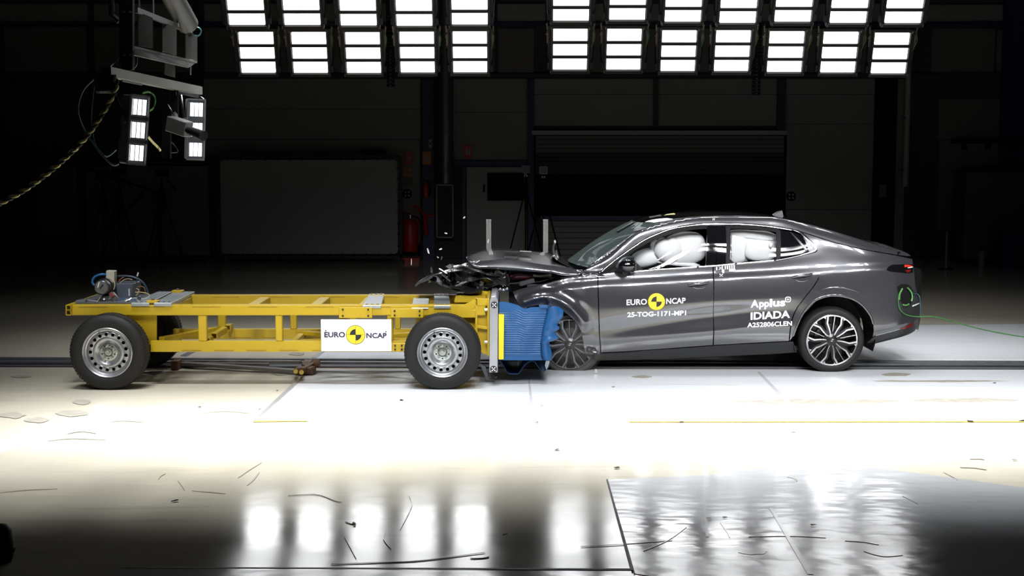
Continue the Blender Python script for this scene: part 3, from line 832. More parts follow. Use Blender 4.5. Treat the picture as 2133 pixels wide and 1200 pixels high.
# cross beams
for px, pf, w_ in ((507, 556, .10), (640, 676, .10), (742, 768, .08), (340, 380, .07), (985, 985, .08)):
    z = zt - .055
    a = Vector((X(px) + w_ / 2, YN + .07, z)); b = Vector((a.x, YF, z))
    M().bar(a, b, w_, .075).build('cross_beam', yellow, tro, bevel=.005)
def square_tube(name, px, py, y0, y1, s, wall=.007, m=yellow):
    c = P(px, py, y0); mb = M()
    for dx, dz, wx, wz in ((0, s, s, wall / 2), (0, -s, s, wall / 2), (s, 0, wall / 2, s), (-s, 0, wall / 2, s)):
        mb.box(c.x + dx - wx, c.x + dx + wx, y0, y1, c.z + dz - wz, c.z + dz + wz)
    mb.box(c.x - s, c.x + s, y0 + .06, y0 + .065, c.z - s, c.z + s)
    return mb.build(name, m, tro)
square_tube('cross_tube', 432, 710.5, .345, .50, .022)
square_tube('cross_tube', 446, 700.5, .48, .95, .026)
square_tube('cross_tube', 474, 683.5, 1.0, YF, .026)
square_tube('rear_cross_tube', 142.5, 641, YN - .03, YF + .07, .022)
square_tube('rear_cross_tube', 142.5, 651.5, YN - .03, YF + .07, .022)
for px in (330, 600, 760, 900):
    M().bar((X(px), YN + .07, lb + .04), (X(px), YF, lb + .04), .06, .06).build('lower_cross_beam', yellow, tro, bevel=.004)
# diagonal braces in the lower plane
M().bar((X(590), YN + .08, lt - .03), (X(900), YF, lt - .03), .07, .04).build('diagonal_brace', yellow, tro, bevel=.004)
M().bar((X(590), YF, lt - .03), (X(900), YN + .08, lt - .03), .07, .04).build('diagonal_brace', yellow, tro, bevel=.004)
M().bar((X(330), YN + .08, lt + .01), (X(415), YF, lt + .01), .06, .04).build('diagonal_brace', yellow, tro, bevel=.004)
# axle carriers behind the wheels
for yy, th in ((YN + .08, .02), (YF - .02, .02)):
    pl('axle_plate', [(268, 657), (326, 657), (326, 718), (268, 718)], yy, th)
    pl('axle_plate', [(866, 657), (1000, 657), (1000, 752), (960, 752), (930, 733), (866, 733)], yy, th)
for cx in (221, 921):
    c = P(cx, 731, 0.05)
    M().cyl((c.x, .16, c.z), (c.x, 1.36, c.z), .045, 16).build('axle', grey_metal, tro)
    M().cyl((c.x, .22, c.z), (c.x, .27, c.z), .14, 24).build('brake_disc', disc_metal, tro, smooth=40)
# steel wheels with a ring of round holes
def steel_wheel(cx, y_face, side, dy=0):
    c = P(cx, 731, 0.0); R_ = .3465
    c = Vector((c.x, y_face, R_ - .004))
    wr = bpy.data.objects.new('wheel', None); C.objects.link(wr); wr.empty_display_size = .1
    wr.location = c; wr.rotation_euler = (0, 0, 0 if side < 0 else R(180))
    adopt(wr, tro)
    ty = M().lathe([(.222, .03), (.226, .012), (.245, .002), (.285, -.004), (.318, .004), (.338, .022), (R_, .05), (R_, .165), (.338, .19), (.318, .208), (.285, .215), (.245, .21), (.222, .185)], (0, 0, 0), 'y', 72)
    t = ty.build('tyre', rubber, wr, local=True, smooth=50)
    mb = M()
    for k in range(72):
        a = 2 * math.pi * k / 72
        for yy, dd in ((.055, 0), (.155, .04)):
            a2 = a + dd
            ra = Vector((math.cos(a2), 0, math.sin(a2)))
            ta = Vector((-math.sin(a2), 0, math.cos(a2)))
            mb.obox(ra * (R_ - .006) + Vector((0, yy, 0)), ra * .008, ta * .011, Vector((0, .02, 0)))
    o = mb.build('tread_blocks', rubber, t, local=True); o['kind'] = 'stuff'
    M().lathe([(.226, .03), (.230, .008), (.222, .002), (.214, .008), (.206, .030), (.196, .034), (.190, .05), (.186, .10), (.19, .19)], (0, 0, 0), 'y', 64).build('rim', wheel_silver, wr, local=True, smooth=35)
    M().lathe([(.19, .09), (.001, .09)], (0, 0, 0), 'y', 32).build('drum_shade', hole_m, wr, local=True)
    # disc with real holes
    n = 17; r1, r2, rh, rc = .140, .188, .0165, .163
    mb = M(); yv = lambda r: .047 + .006 * ((r - .163) / .025) ** 2
    for k in range(n):
        a0, a1 = 2 * math.pi * k / n, 2 * math.pi * (k + 1) / n; am = (a0 + a1) / 2
        outer = [(r2, a0), (r2, am - .09), (r2, am), (r2, am + .09), (r2, a1), (rc, a1), (r1, a1), (r1, am + .09), (r1, am), (r1, am - .09), (r1, a0), (rc, a0)]
        O = [Vector((r * math.cos(a), yv(r), r * math.sin(a))) for r, a in outer]
        cc = Vector((rc * math.cos(am), 0, rc * math.sin(am)))
        H = []; H2 = []
        for o_ in O:
            d = (o_ - cc); d.y = 0; d.normalize()
            H.append(cc + d * rh + Vector((0, .048, 0))); H2.append(cc + d * rh + Vector((0, .062, 0)))
        N = len(O); base = O + H + H2
        mb.faces(base, [(i, (i + 1) % N, N + (i + 1) % N, N + i) for i in range(N)] + [(N + i, N + (i + 1) % N, 2 * N + (i + 1) % N, 2 * N + i) for i in range(N)])
    bmesh.ops.remove_doubles(mb.bm, verts=mb.bm.verts, dist=1e-4)
    mb.build('hole_ring', wheel_silver, wr, local=True, smooth=30)
    M().lathe([(.1405, .049), (.128, .044), (.112, .048), (.098, .062), (.086, .070), (.001, .070)], (0, 0, 0), 'y', 56).build('wheel_dish', wheel_silver, wr, local=True, smooth=40)
    h = M().lathe([(.084, .070), (.082, .056), (.060, .052), (.034, .052), (.030, .040), (.001, .038)], (0, 0, 0), 'y', 40).build('hub', hub_zinc, wr, local=True, smooth=35)
    for k in range(5):
        a = 2 * math.pi * k / 5 + .3
        M().cyl((.058 * math.cos(a), .055, .058 * math.sin(a)), (.058 * math.cos(a), .026, .058 * math.sin(a)), .0125, 6).build('wheel_nut', hub_zinc, wr, local=True)
    for k in range(5):
        a = 2 * math.pi * (k + .5) / 5 + .3
        M().cyl((.060 * math.cos(a), .054, .060 * math.sin(a)), (.060 * math.cos(a), .0515, .060 * math.sin(a)), .0075, 8).build('hub_hole', hole_m, wr, local=True)
    M().lathe([(.036, .052), (.040, .044), (.044, .052)], (0, 0, 0), 'y', 32).build('hub_ring', hub_zinc, wr, local=True, smooth=40)
    M().cyl((0, .042, 0), (0, .022, 0), .021, 6).build('hub_cap', hub_zinc, wr, local=True)
    a = R(112)
    M().tube([(.196 * math.cos(a), .03, .196 * math.sin(a)), (.188 * math.cos(a), .012, .188 * math.sin(a))], .004).build('valve', hole_m, wr, local=True)
for cx in (221, 921):
    steel_wheel(cx, 0.02, -1)
    steel_wheel(cx, 1.50, 1)
# ---- ballast planks and plates
def slab(name, near, far, y0, y1, th, m, parent=None, label=None):
    a, b = P(near[0], near[2], y0), P(near[1], near[2], y0)
    c, d = P(far[0], far[2], y1), P(far[1], far[2], y1)
    z = a.z
    bm_ = M().prism([(a.x, y0, z - th), (b.x, y0, z - th), (d.x, y1, z - th), (c.x, y1, z - th)], (0, 0, th))
    return bm_.build(name, m, parent or tro, bevel=.003, label=label)
YB = 1.30
def rod_slots(o, near, far, y0, y1, n=3):
    a, b = P(near[0], near[2], y0), P(near[1], near[2], y0)
    for k in range(n):
        x = a.x + (b.x - a.x) * (k + .7) / (n + .4)
        M().cyl((x, y0 + .05, a.z), (x, y0 + .05, a.z + .008), .012, 8).build('bolt', bolt_m, o)
    c, d = P(far[0], far[2], y1), P(far[1], far[2], y1)
    for k in range(n):
        x = c.x + (d.x - c.x) * (k + .7) / (n + .4)
        M().cyl((x, y1 - .05, a.z), (x, y1 - .05, a.z + .008), .012, 8).build('bolt', bolt_m, o)
for nm, ne, fa in (('p1', (273, 310.5, 631), (329, 358, 607.6)), ('p2', (320, 357, 631), (364, 405.5, 607.6))):
    o = slab('ballast_plank', ne, fa, .26, YB, .032, alu_grey); rod_slots(o, ne, fa, .26, YB)
for nm, ne, fa, th in (('A', (755, 794, 636), (769, 801, 610), .03), ('B', (857.5, 892.5, 641.5), (861.5, 894, 617), .012), ('C', (904, 938.5, 636.5), (904, 935, 610), .03)):
    o = slab('ballast_plate', ne, fa, .26, YB, th, alu_plate); rod_slots(o, ne, fa, .26, YB)
for q, y in ((318.5, .33), (370, 1.22)):
    c = P(q, 628 if y < 1 else 607, y)
    o = M().box(c.x - .05, c.x + .055, y - .05, y + .05, c.z - .012, c.z + .012).build('plank_clamp', yellow, tro, bevel=.004)
    M().cyl((c.x, y, c.z + .01), (c.x, y, c.z + .028), .014, 8).build('bolt', bolt_m, o)
# ---- brake and hydraulic unit on the tail
yu = .62
dk = M().box(X(150), X(300), .38, 1.12, zt + .0, zt + .012).build('unit_base_plate', grey_metal, tro)
c = P(220.5, 596, yu)
mo = M().lathe([(.001, -.15), (.058, -.15), (.064, -.142), (.068, -.125), (.068, .14), (.05, .16), (.001, .16)], c, 'y', 32).build('pump_motor', motor_m, tro, smooth=40)
M().lathe([(.066, -.13), (.072, -.13), (.072, -.105), (.066, -.105)], c, 'y', 32, True).build('motor_band', satin_black, mo, smooth=40)
M().lathe([(.072, -.05), (.080, -.05), (.080, -.02), (.072, -.02)], c, 'y', 32, True).build('motor_band', satin_black, mo, smooth=40)
M().bar(c + Vector((-.01, -.152, -.01)), c + Vector((.02, -.152, .03)), .012, .008, (0, 1, 0)).build('motor_tag', satin_black, mo)
M().bar(c + Vector((-.03, -.152, .0)), c + Vector((-.015, -.152, .055)), .010, .012, (0, 1, 0)).build('motor_lever', clear_lens, mo)
c2 = P(224, 623.5, yu - .02)
tk = M().blob(c2, (.053, .14, .05), 28, 14).build('pressure_tank', motor_m, tro, smooth=60)
M().lathe([(.052, -.02), (.056, -.02), (.056, .02), (.052, .02)], c2, 'y', 28, True).build('tank_strap', satin_black, tk, smooth=40)
M().bar(c2 + Vector((-.015, -.14, .003)), c2 + Vector((.02, -.14, .003)), .02, .012).build('tank_port', hole_m, tk)
M().bar(P(232, 612, .5), P(243, 624, .5), .035, .05).build('hose_joint', motor_m, tro, smooth=30)
M().bar(P(230, 610, .48), P(236, 618, .47), .022, .03).build('joint_cap', mat('dull_red', (.2, .05, .05), .5), tro)
a, b = P(222, 563, yu + .1), P(241, 583, yu + .1)
M().prism([(a.x + .005, yu + .06, a.z), (b.x, yu + .06, a.z - .003), (b.x - .004, yu + .06, b.z - .03), (a.x, yu + .06, b.z)], (0, .09, 0)).build('control_box', beige_plastic, tro, bevel=.006)
a, b = P(240, 589, yu + .2), P(283, 621, yu + .2)
gb = M().prism([(a.x, yu + .12, a.z), (b.x, yu + .12, a.z), (b.x - .02, yu + .12, b.z), (a.x, yu + .12, b.z)], (0, .3, 0)).build('electric_cabinet', grey_box_m, tro, bevel=.006)
M().box(b.x - .045, b.x - .032, yu + .112, yu + .12, b.z + .03, a.z - .05).build('cabinet_latch', clear_lens, gb)
a, b = P(160, 625, .45), P(181, 637, .45)
M().box(a.x, b.x, .4, .55, b.z, a.z).build('valve_block', grey_metal, tro, bevel=.004)
M().bar(P(184, 628, .5), P(207, 632, .5), .10, .05).build('valve_block', grey_metal, tro, bevel=.004)
M().tube([P(177, 629, .4), P(180, 622, .42)], .008).build('valve_lever', bolt_m, tro)
M().bar(P(176, 634, .4), P(179, 636, .4), .02, .02).build('valve_port', hole_m, tro)
def hose(name, pts, y, r, m, n=26):
    M().tube(spline([P(a, b, y + (pts[i][2] if len(pts[i]) > 2 else 0)) for i, (a, b, *_) in enumerate(pts)], n), r, 7).build(name, m, tro, smooth=60)
hose('hose', [(205, 597), (194, 592), (193, 583), (200, 575), (215, 571.5), (240, 575, .1)], yu + .05, .011, hose_blue)
hose('hose', [(240, 576), (262, 575), (282, 579), (297, 588), (305, 601), (309, 612)], yu + .2, .011, hose_dark)
hose('wire', [(245, 588), (252, 581), (258, 577)], yu + .2, .005, wire_orange)
hose('wire', [(250, 590), (258, 583), (268, 581), (276, 583)], yu + .18, .004, wire_tan)
hose('wire', [(283, 598), (296, 597), (302, 603), (302, 615)], yu + .25, .004, wire_orange)
hose('wire', [(283, 601), (289, 604), (287, 612), (283, 616)], yu + .22, .005, wire_tan)
hose('wire', [(282, 609), (295, 609), (308, 612), (312, 616)], yu + .12, .005, wire_tan)
hose('wire', [(232, 582), (238, 587), (239, 596), (237, 603)], yu - .1, .004, wire_tan)
hose('wire', [(178, 635), (196, 632), (206, 624), (209, 618)], yu - .15, .004, wire_tan)
hose('wire', [(250, 634), (264, 624), (280, 621), (298, 623), (312, 617)], yu - .1, .004, clear_lens)
hose('wire', [(242, 630), (255, 622), (275, 625), (290, 622)], yu - .05, .004, hose_blue)
hose('aerial', [(284, 590), (285, 582), (286, 573)], yu + .2, .004, hose_dark)
c = P(287, 572, yu + .2); M().bar(c - Vector((.006, 0, .015)), c + Vector((.006, 0, .02)), .012, .012).build('aerial_tip', clear_lens, tro)
for i in range(9):
    rn = random.Random(70 + i)
    p = P(rn.uniform(243, 300), rn.uniform(620, 633), yu + rn.uniform(-.2, .1))
    M().cyl(p, p + Vector((rn.uniform(-.04, .04), rn.uniform(-.03, .03), .02)), .012, 8).build('pipe_fitting', motor_m, tro)
# ---- sign board
a, b = P(668, 666, YN - .05), P(815.5, 732, YN - .05)
sb = M().box(a.x, b.x, YN - .045, YN - .025, b.z, a.z).build('sign_board', white_card, tro, bevel=.002)
def decal(parent, name, txt, x, z, hgt, wid, y, m, bold=.0, skew=0.0, ysurf=None):
    vs, fs, w0, y0, y1 = text_mesh(txt, 1.0, bold)
    sx = wid / w0; sz = hgt / (y1 - y0)
    out = []
    for vx, vy in vs:
        X_ = x + vx * sx; Z_ = z + (vy - y0) * sz + skew * (vx * sx)
        Y_ = (ysurf(X_, Z_) if ysurf else y) - .002
        out.append((X_, Y_, Z_))
    return M().faces(out, fs).build(name, m, parent)
def disc_pts(cx, cz, r, a0, a1, n, ysurf, off):
    return [(cx + r * math.cos(R(a0 + (a1 - a0) * i / n)), ysurf(cx + r * math.cos(R(a0 + (a1 - a0) * i / n)), cz + r * math.sin(R(a0 + (a1 - a0) * i / n))) - off, cz + r * math.sin(R(a0 + (a1 - a0) * i / n))) for i in range(n + 1)]
def logo(parent, cx, cz, r, ysurf):
    def fan(name, pts, m):
        c0 = (cx, ysurf(cx, cz) - pts[1], cz)
        vs = [c0] + pts[0]
        M().faces(vs, [(0, i, i + 1) for i in range(1, len(vs) - 1)]).build(name, m, parent)
    fan('logo_rim', (disc_pts(cx, cz, r * 1.05, 0, 360, 40, ysurf, .0012), .0012), logo_rim)
    fan('logo_disc', (disc_pts(cx, cz, r, 0, 360, 40, ysurf, .002), .002), logo_yellow)
    fan('logo_quarter', (disc_pts(cx, cz, r * .62, 90, 180, 12, ysurf, .003), .003), black_print)
    fan('logo_quarter', (disc_pts(cx, cz, r * .62, 270, 360, 12, ysurf, .003), .003), black_print)
    for dx, dz in ((r, r * .012), (r * .012, r)):
        M().faces([(cx - dx, ysurf(cx - dx, cz) - .0026, cz - dz), (cx + dx, ysurf(cx + dx, cz) - .0026, cz - dz), (cx + dx, ysurf(cx + dx, cz) - .0026, cz + dz), (cx - dx, ysurf(cx - dx, cz) - .0026, cz + dz)], [(0, 1, 2, 3)]).build('logo_line', logo_rim, parent)
ys = YN - .046
flatY = lambda x, z: ys
s0 = (b.x - a.x) / 147.5
bx = lambda px: P(px, 700, ys).x
bz = lambda py: P(740, py, ys).z
decal(sb, 'lettering', 'EURO', bx(675.5), bz(703), bz(691.5) - bz(703), bx(719) - bx(675.5), ys, ink, .03)
decal(sb, 'lettering', 'NCAP', bx(763), bz(704.5), bz(693.5) - bz(704.5), bx(805.5) - bx(763), ys, ink, .03)
logo(sb, bx(740.8), bz(697.5), (bx(760) - bx(721.5)) / 2, flatY)
for px, py in ((678.7, 689), (804, 691)):
    M().cyl((bx(px), ys, bz(py)), (bx(px), ys - .004, bz(py)), .006, 8).build('screw', ink, sb)
# ---- nose frame
pl('nose_gusset', [(949, 645), (991, 621.5), (1017, 622), (1017, 632), (993, 634), (984, 646), (992, 646), (992, 662), (949, 662)], YN - .01, .02, bevel=.003)
for yy in (YN - .01, YF + .05):
    pl('nose_web', [(990, 622), (1016, 623), (1016, 740), (1004, 735), (990, 728)], yy + .05, .02)
pl('nose_shelf', [(991, 678), (1015, 681), (1015, 687), (991, 683)], YN - .01, .12, bevel=.003)
pl('nose_shelf', [(991, 632), (1015, 632), (1015, 637), (991, 637)], YN - .01, .12, bevel=.003)
pl('nose_post', [(990, 622), (994, 622), (994, 735), (990, 732)], YN - .01, .08)
xa, xb = P(1015, 700, YN).x, P(1019.5, 700, YN).x
zt2, zb2 = P(1017, 622, YN).z, P(1017, 741, YN).z
M().box(xa, xb, YN - .02, YF + .12, zb2, zt2).build('nose_plate', yellow, tro, bevel=.003)
for py in (645, 712):
    c = P(1014, py, YN - .02)
    M().cyl(c + Vector((-.02, 0, 0)), c + Vector((.005, 0, 0)), .016, 8).build('nose_bolt', bolt_m, tro)
# grey-yellow crumpled deck plates seen behind the nose
for q, y in (([(945, 627), (958, 616), (972, 621), (962, 633)], .7), ([(967, 609), (985, 604), (1020, 608), (1022, 624), (995, 626), (982, 622)], .95)):
    pl('deck_plate', q, y, .06)
M().box(X(945), X(1010), .5, YF, zt - .002, zt + .03).build('deck_plate', yellow, tro)
xp0, xp1 = P(1019.5, 700, YN).x, P(1038, 700, YN).x
z0, z1 = P(1028, 777, YN).z, P(1028, 620, YN).z
po = M().prism([P(1019.5, 627, .22), P(1023, 618, .22), P(1033, 617, .22), P(1037.5, 626, .22), P(1036.5, 776, .22), P(1019, 776, .22)], (0, 1.05, 0)).build('barrier_mount_plate', alu, tro, bevel=.004)
M().box(xp0 + .022, xp1 - .022, .208, .222, z0 + .02, z1 - .05).build('mount_plate_rib', alu, po)
for py in (635.5, 769):
    c = P(1029.5 if py < 700 else 1028, py, .205)
    d = M().cyl(c + Vector((0, .006, 0)), c, .031, 24).build('target_disc', black_print, po)
    for k in range(5):
        a = R(45 + 90 * k); rr = .017 if k < 4 else 0
        q = c + Vector((rr * math.cos(a), -.001, rr * math.sin(a)))
        M().cyl(q, q + Vector((0, -.002, 0)), .0062, 10).build('target_dot', white_print, po)
pl('yellow_backing_plate', [(1038.5, 655), (1050, 656), (1049, 749), (1038.5, 749)], .24, 1.0, yellow_pad, bevel=.003)
pl('stand_foot', [(999, 757), (1011, 763), (1018, 790), (1027, 790), (1026, 793), (1013, 793.5), (1009, 781)], .45, .05, grey_metal)
pl('stand_foot', [(999, 757), (1011, 763), (1018, 790), (1027, 790), (1026, 793), (1013, 793.5), (1009, 781)], 1.0, .05, grey_metal)
hose('nose_cable', [(1024, 777), (1031, 786), (1034, 784)], .25, .006, satin_black)
# ---- blue honeycomb barrier
YB0, YB1 = .27, 1.25
def edge(pts):
    xs = [p[0] for p in pts]; ys_ = [p[1] for p in pts]
    return pchip(xs, ys_)
right_e = edge([(629, 1137), (643, 1139), (660, 1136), (679, 1131), (700, 1127.5), (714, 1126), (739, 1126.5), (751, 1131)])
top_e = edge([(1039, 629), (1050, 628.5), (1062, 631), (1084, 638), (1092, 644), (1110, 640), (1139, 641)])
rows = []
for i in range(170):
    t = i / 169
    row = []
    for j in range(13):
        s = j / 12
        py0 = 629 + (750.5 - 629) * t
        x_ = 1039.5 + (right_e(py0) - 1039.5) * s
        tp = top_e(x_); py = tp + (750.5 - tp) * t
        rib = .5 - .5 * math.cos(2 * math.pi * (py - 660) / 4.7) if 650 < py < 738 else .5
        amp = .011 * (1 - .3 * abs(2 * s - 1))
        yy = YB0 + .012 - amp * rib + .012 * math.sin(6 * s + 3 * t)
        row.append(P(x_, py, yy))
    rows.append(row)
bar = M().grid(rows)
back = [[Vector((p.x, YB1, p.z)) for p in (r[0], r[-1])] for r in rows[::13]]
bb = bar.build('barrier_side', blue_m, tro, smooth=60)
# top, end and underside skins of the block
topf = [r for r in rows[0]]
M().grid([topf, [Vector((p.x, .55, p.z - .03)) for p in topf], [Vector((p.x, .9, p.z - .13)) for p in topf], [Vector((p.x, YB1, p.z - .2)) for p in topf]]).build('barrier_top', blue_m, tro, smooth=40)
M().grid([[r[-1] for r in rows[::10]], [Vector((r[-1].x + .05, .7, r[-1].z)) for r in rows[::10]], [Vector((r[-1].x + .02, YB1, r[-1].z)) for r in rows[::10]]]).build('barrier_face', blue_m, tro, smooth=40)
M().grid([rows[-1], [Vector((p.x, YB1, p.z)) for p in rows[-1]]]).build('barrier_base', blue_m, tro)
M().grid([[r[0] + Vector((0, 0, 0)) for r in rows[::10]], [Vector((r[0].x, YB1, r[0].z)) for r in rows[::10]]]).build('barrier_back', blue_m, tro)
# folded sheet over the top
fold = [[P(1040, 625, y_), P(1050, 619.5, y_), P(1058, 621, y_), P(1068, 627, y_), P(1082, 637, y_), P(1092, 643, y_)] for y_ in (.42, .6, .85)]
M().grid(fold).build('barrier_fold', blue_m, tro, smooth=40)
# torn cladding flap at the front of the block
Lf = edge([(639, 1141), (643, 1140), (660, 1137), (679, 1132), (700, 1128.5), (714, 1127), (739, 1127.5), (751, 1132)])
Rt = [(639, 1160), (642, 1166), (647.5, 1174), (658.6, 1173), (664, 1169), (670, 1164.5), (677.5, 1160), (679.5, 1163), (682, 1165.5), (687, 1164.5), (690, 1156.6), (694, 1158), (698, 1159), (703.7, 1165), (707, 1160), (710, 1154), (712, 1149), (709.9, 1145), (716, 1144.5), (722, 1146), (736, 1150), (749, 1149.5), (751, 1147)]
rnd = random.Random(11)
rows = []
last = 639
for (py, xr) in Rt:
    py = max(py, last); last = py
    row = []
    for j in range(9):
        s = j / 8
        x_ = Lf(py) + (xr - Lf(py)) * s
        bulge = -.035 * math.sin(math.pi * min(1, s * 1.1)) + .010 * math.sin(py * .28 + s * 3) * s + .003 * math.sin(py * 1.1)
        row.append(P(x_, py + (1.5 - 3 * s if py < 650 else 0) + math.sin(s * 9 + py) * .5, YB0 - .005 + bulge))
    rows.append(row)
o = M().grid(rows).build('cladding_flap', blue_m, tro, smooth=50)
sol = o.modifiers.new('thick', 'SOLIDIFY'); sol.thickness = .004
o = M().prism([P(1122.5, 636.5, .25), P(1141, 637, .25), P(1141, 642, .25), P(1124, 641, .25)], (0, .05, 0)).build('torn_strip', blue_m, tro)
# wavy sheet hanging under the block
wave = [(1040, 751), (1046, 760), (1052, 770), (1058, 778), (1066, 780), (1076, 780), (1081, 779), (1086, 772), (1093, 762), (1100, 756), (1106, 753), (1112, 754), (1118, 761), (1124, 769), (1129, 773), (1133, 774.5), (1138, 771), (1142, 766), (1145, 757), (1144, 750)]
sp = spline([P(a, b, .45) for a, b in wave], 60)
for p in sp: p.z = max(p.z, .006)
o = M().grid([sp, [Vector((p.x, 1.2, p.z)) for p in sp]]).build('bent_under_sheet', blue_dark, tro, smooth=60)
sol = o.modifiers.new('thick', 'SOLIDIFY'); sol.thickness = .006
pl('under_sheet_tip', [(1137, 752), (1145, 752), (1142, 764), (1138, 770), (1135, 762)], .40, .02, alu_grey)
# ---------------------------------------------------------------- tow hook on the floor
c = PF(634, 764)
t = thing('tow_hook', 'rusty tow hook with a long steel bar lying on the floor rail under the trolley', 'hook', (c.x, c.y, 0))
def fz(px, py, z): return PF(px, py, z)
a, b = fz(372, 753, .05), fz(628, 754, .06)
M().bar(a, b, .05, .03).build('bar', dirty_steel, t, bevel=.004)
M().bar(fz(372, 757, .045), fz(560, 760, .05), .035, .03).build('bar', dirty_steel, t, bevel=.004)
M().bar(fz(380, 757, .045), fz(622, 773, .035), .09, .03).build('tow_arm', dirty_steel, t, bevel=.004)
M().obox(fz(367, 759, .05), (.035, 0, 0), (0, .07, 0), (0, 0, .045)).build('end_block', rusty, t, bevel=.004)
M().prism([fz(628, 758, .09), fz(634, 749, .09), fz(652, 749, .09), fz(640, 764, .09)], (0, 0, -.06)).build('clamp_plate', rusty, t, bevel=.004)
M().bar(fz(617, 772, .04), fz(655, 771, .05), .12, .07).build('hook_body', rusty, t, bevel=.01)
M().cyl(fz(654, 757, .10), fz(666, 757, .10), .045, 14).build('roller', rusty, t)
M().bar(fz(630, 772, .06), fz(660, 757, .08), .05, .05).build('hook_arm', rusty, t, bevel=.006)
for p in ((616, 772), (628, 774)):
    M().cyl(fz(p[0], p[1], .06), fz(p[0], p[1] + 2, .10), .022, 8).build('brass_nut', mat('brass', (.5, .36, .08), .4, .9) if not bpy.data.materials.get('brass') else bpy.data.materials['brass'], t)
post_m = mat('dull_aluminium_profile', (.24, .235, .22), .4, .5)
# ---------------------------------------------------------------- measuring posts behind the car
for lab, px in (('bare aluminium profile post behind the bonnet, nearer the trolley', 1018), ('bare aluminium profile post behind the bonnet, nearer the windscreen', 1136.5)):
    y = 3.3
    a = P(px, 458.5, y)
    t = thing('profile_post', lab, 'post', (a.x, y, 0))
    mb = M(); w_ = .028
    for s in (-1, 1):
        mb.box(a.x + s * w_ - s * .022, a.x + s * w_, y - w_, y + w_, 0.012, a.z)
    mb.box(a.x - .012, a.x + .012, y - w_ + .012, y + w_ - .012, 0.012, a.z)
    mb.build('profile', post_m, t)
    M().box(a.x - .1, a.x + .1, y - .1, y + .1, 0, .012).build('foot_plate', grey_metal, t)
    M().box(a.x - .03, a.x + .03, y - .03, y + .03, a.z, a.z + .006).build('end_cap', alu, t)
# ---------------------------------------------------------------- hanging lamp rig, upper left
rig = thing('lamp_rig', 'hanging steel rig with reflector box and crossbeam at the upper left', 'rig', (-2.35, -3.0, 2.6))
BL, BR = P(221, 149, -3.8), P(413, 189, -2.1)
mb = M()
d = (BR - BL).normalized(); sd = d.cross(Vector((0, 0, 1))).normalized(); up = sd.cross(d)
for s, hx, hz in ((-1, .006, .028), (1, .006, .028)):
    mb.obox((BL + BR) / 2 + sd * s * .026, d * (BR - BL).length / 2, sd * hx, up * hz)
for s in (-1, 1):
    mb.obox((BL + BR) / 2 + up * s * .026, d * (BR - BL).length / 2, sd * .026, up * .004)
mb.obox((BL + BR) / 2, d * (BR - BL).length / 2, sd * .026, up * .004)
mb.build('crossbeam', mat('weathered_beam', (.20, .195, .175), .5, .3), rig)
M().prism([P(248, -60, -3.5), P(276, -60, -3.5), P(276, 145, -3.5), P(248, 147, -3.5)], (0, .05, 0)).build('hanging_post', mat('dark_blue_grey_post', (.006, .0075, .010), .6, Specular_IOR_Level=.2), rig)
M().tube([P(232, -70, -3.4), P(232, 30, -3.4), P(248, 45, -3.4)], .02).build('conduit', dark_frame, rig)
M().cyl(P(330, -60, -2.9), P(392, 52, -2.4), .075, 20).build('diagonal_tube', mat('dull_grey_tube', (.07, .068, .062), .5, .3), rig, smooth=40)
for k in range(4):
    p = P(259 + (k % 2) * 12, 25 + (k // 2) * 90, -3.51); M().cyl(p, p - Vector((0, .01, 0)), .007, 8).build('bolt', bolt_m, rig)
# reflector box
boxm = mat('reflector_box_grey', (.075, .072, .066), .45, .4)
def rp(name, q, m):  # quad by pixel + depth
    vs = [P(a, b, y) for a, b, y in q]
    o = M().faces(vs, [(0, 1, 2, 3)]).build(name, m, rig)
    s = o.modifiers.new('thick', 'SOLIDIFY'); s.thickness = .008
    return o
rp('box_floor', [(276, 100, -3.4), (408, 131, -2.2), (392, 142, -2.4), (278, 116, -3.6)], boxm)
rp('box_floor', [(276, 96, -3.4), (408, 128, -2.2), (408, 132, -2.21), (276, 101, -3.41)], boxm)
M().bar(P(284, 21, -3.4), P(398, 66, -2.2), .02, .035).build('box_top_rail', boxm, rig)
rp('box_end', [(386, 66, -2.3), (409, 74, -2.15), (409, 131, -2.15), (386, 126, -2.3)], boxm)
for q in ([(287, 25, -3.32), (317, 38, -3.24), (317, 100, -3.29), (287, 96, -3.37)], [(338, 46, -2.80), (367, 58, -2.75), (367, 116, -2.81), (338, 108, -2.86)], [(386, 66, -2.40), (402, 70, -2.37), (403, 126, -2.43), (386, 122, -2.46)]):
    rp('reflector', q, mirror_m)
for a, b in (((289, -40, -3.2), (291, 24, -3.2)), ((319, -40, -3.0), (320, 36, -3.0)), ((371, 48, -2.6), (372, 56, -2.6)), ((397, 134, -2.3), (397, 156, -2.3))):
    M().tube([P(*a), P(*b)], .006).build('hanger_rod', alu, rig)
pl_ = rp('type_plate', [(342, 130, -2.8), (363, 134, -2.7), (363, 161, -2.7), (341, 155, -2.8)], boxm)
rp('type_plate', [(253, 160, -3.55), (294, 167, -3.2), (294, 178, -3.2), (253, 170, -3.55)], grey_metal)
rp('type_plate', [(372, 188, -2.4), (412, 196, -2.15), (412, 204, -2.15), (372, 196, -2.4)], grey_metal)
M().bar(P(347, 178, -2.5), P(347, 330, -2.5), .06, .04, (0, 1, 0)).build('mounting_column', black_m, rig)
M().bar(P(364, 170, -2.55), P(364, 245, -2.55), .05, .04, (0, 1, 0)).build('mounting_column', black_m, rig)
M().bar(P(200, 175, -3.85), P(238, 175, -3.8), .12, .11).build('clamp_block', satin_black, rig, bevel=.01)
def rhose(name, pts, r, m, n=30):
    M().tube(spline([P(*p) for p in pts], n), r, 6).build(name, m, rig, smooth=60)
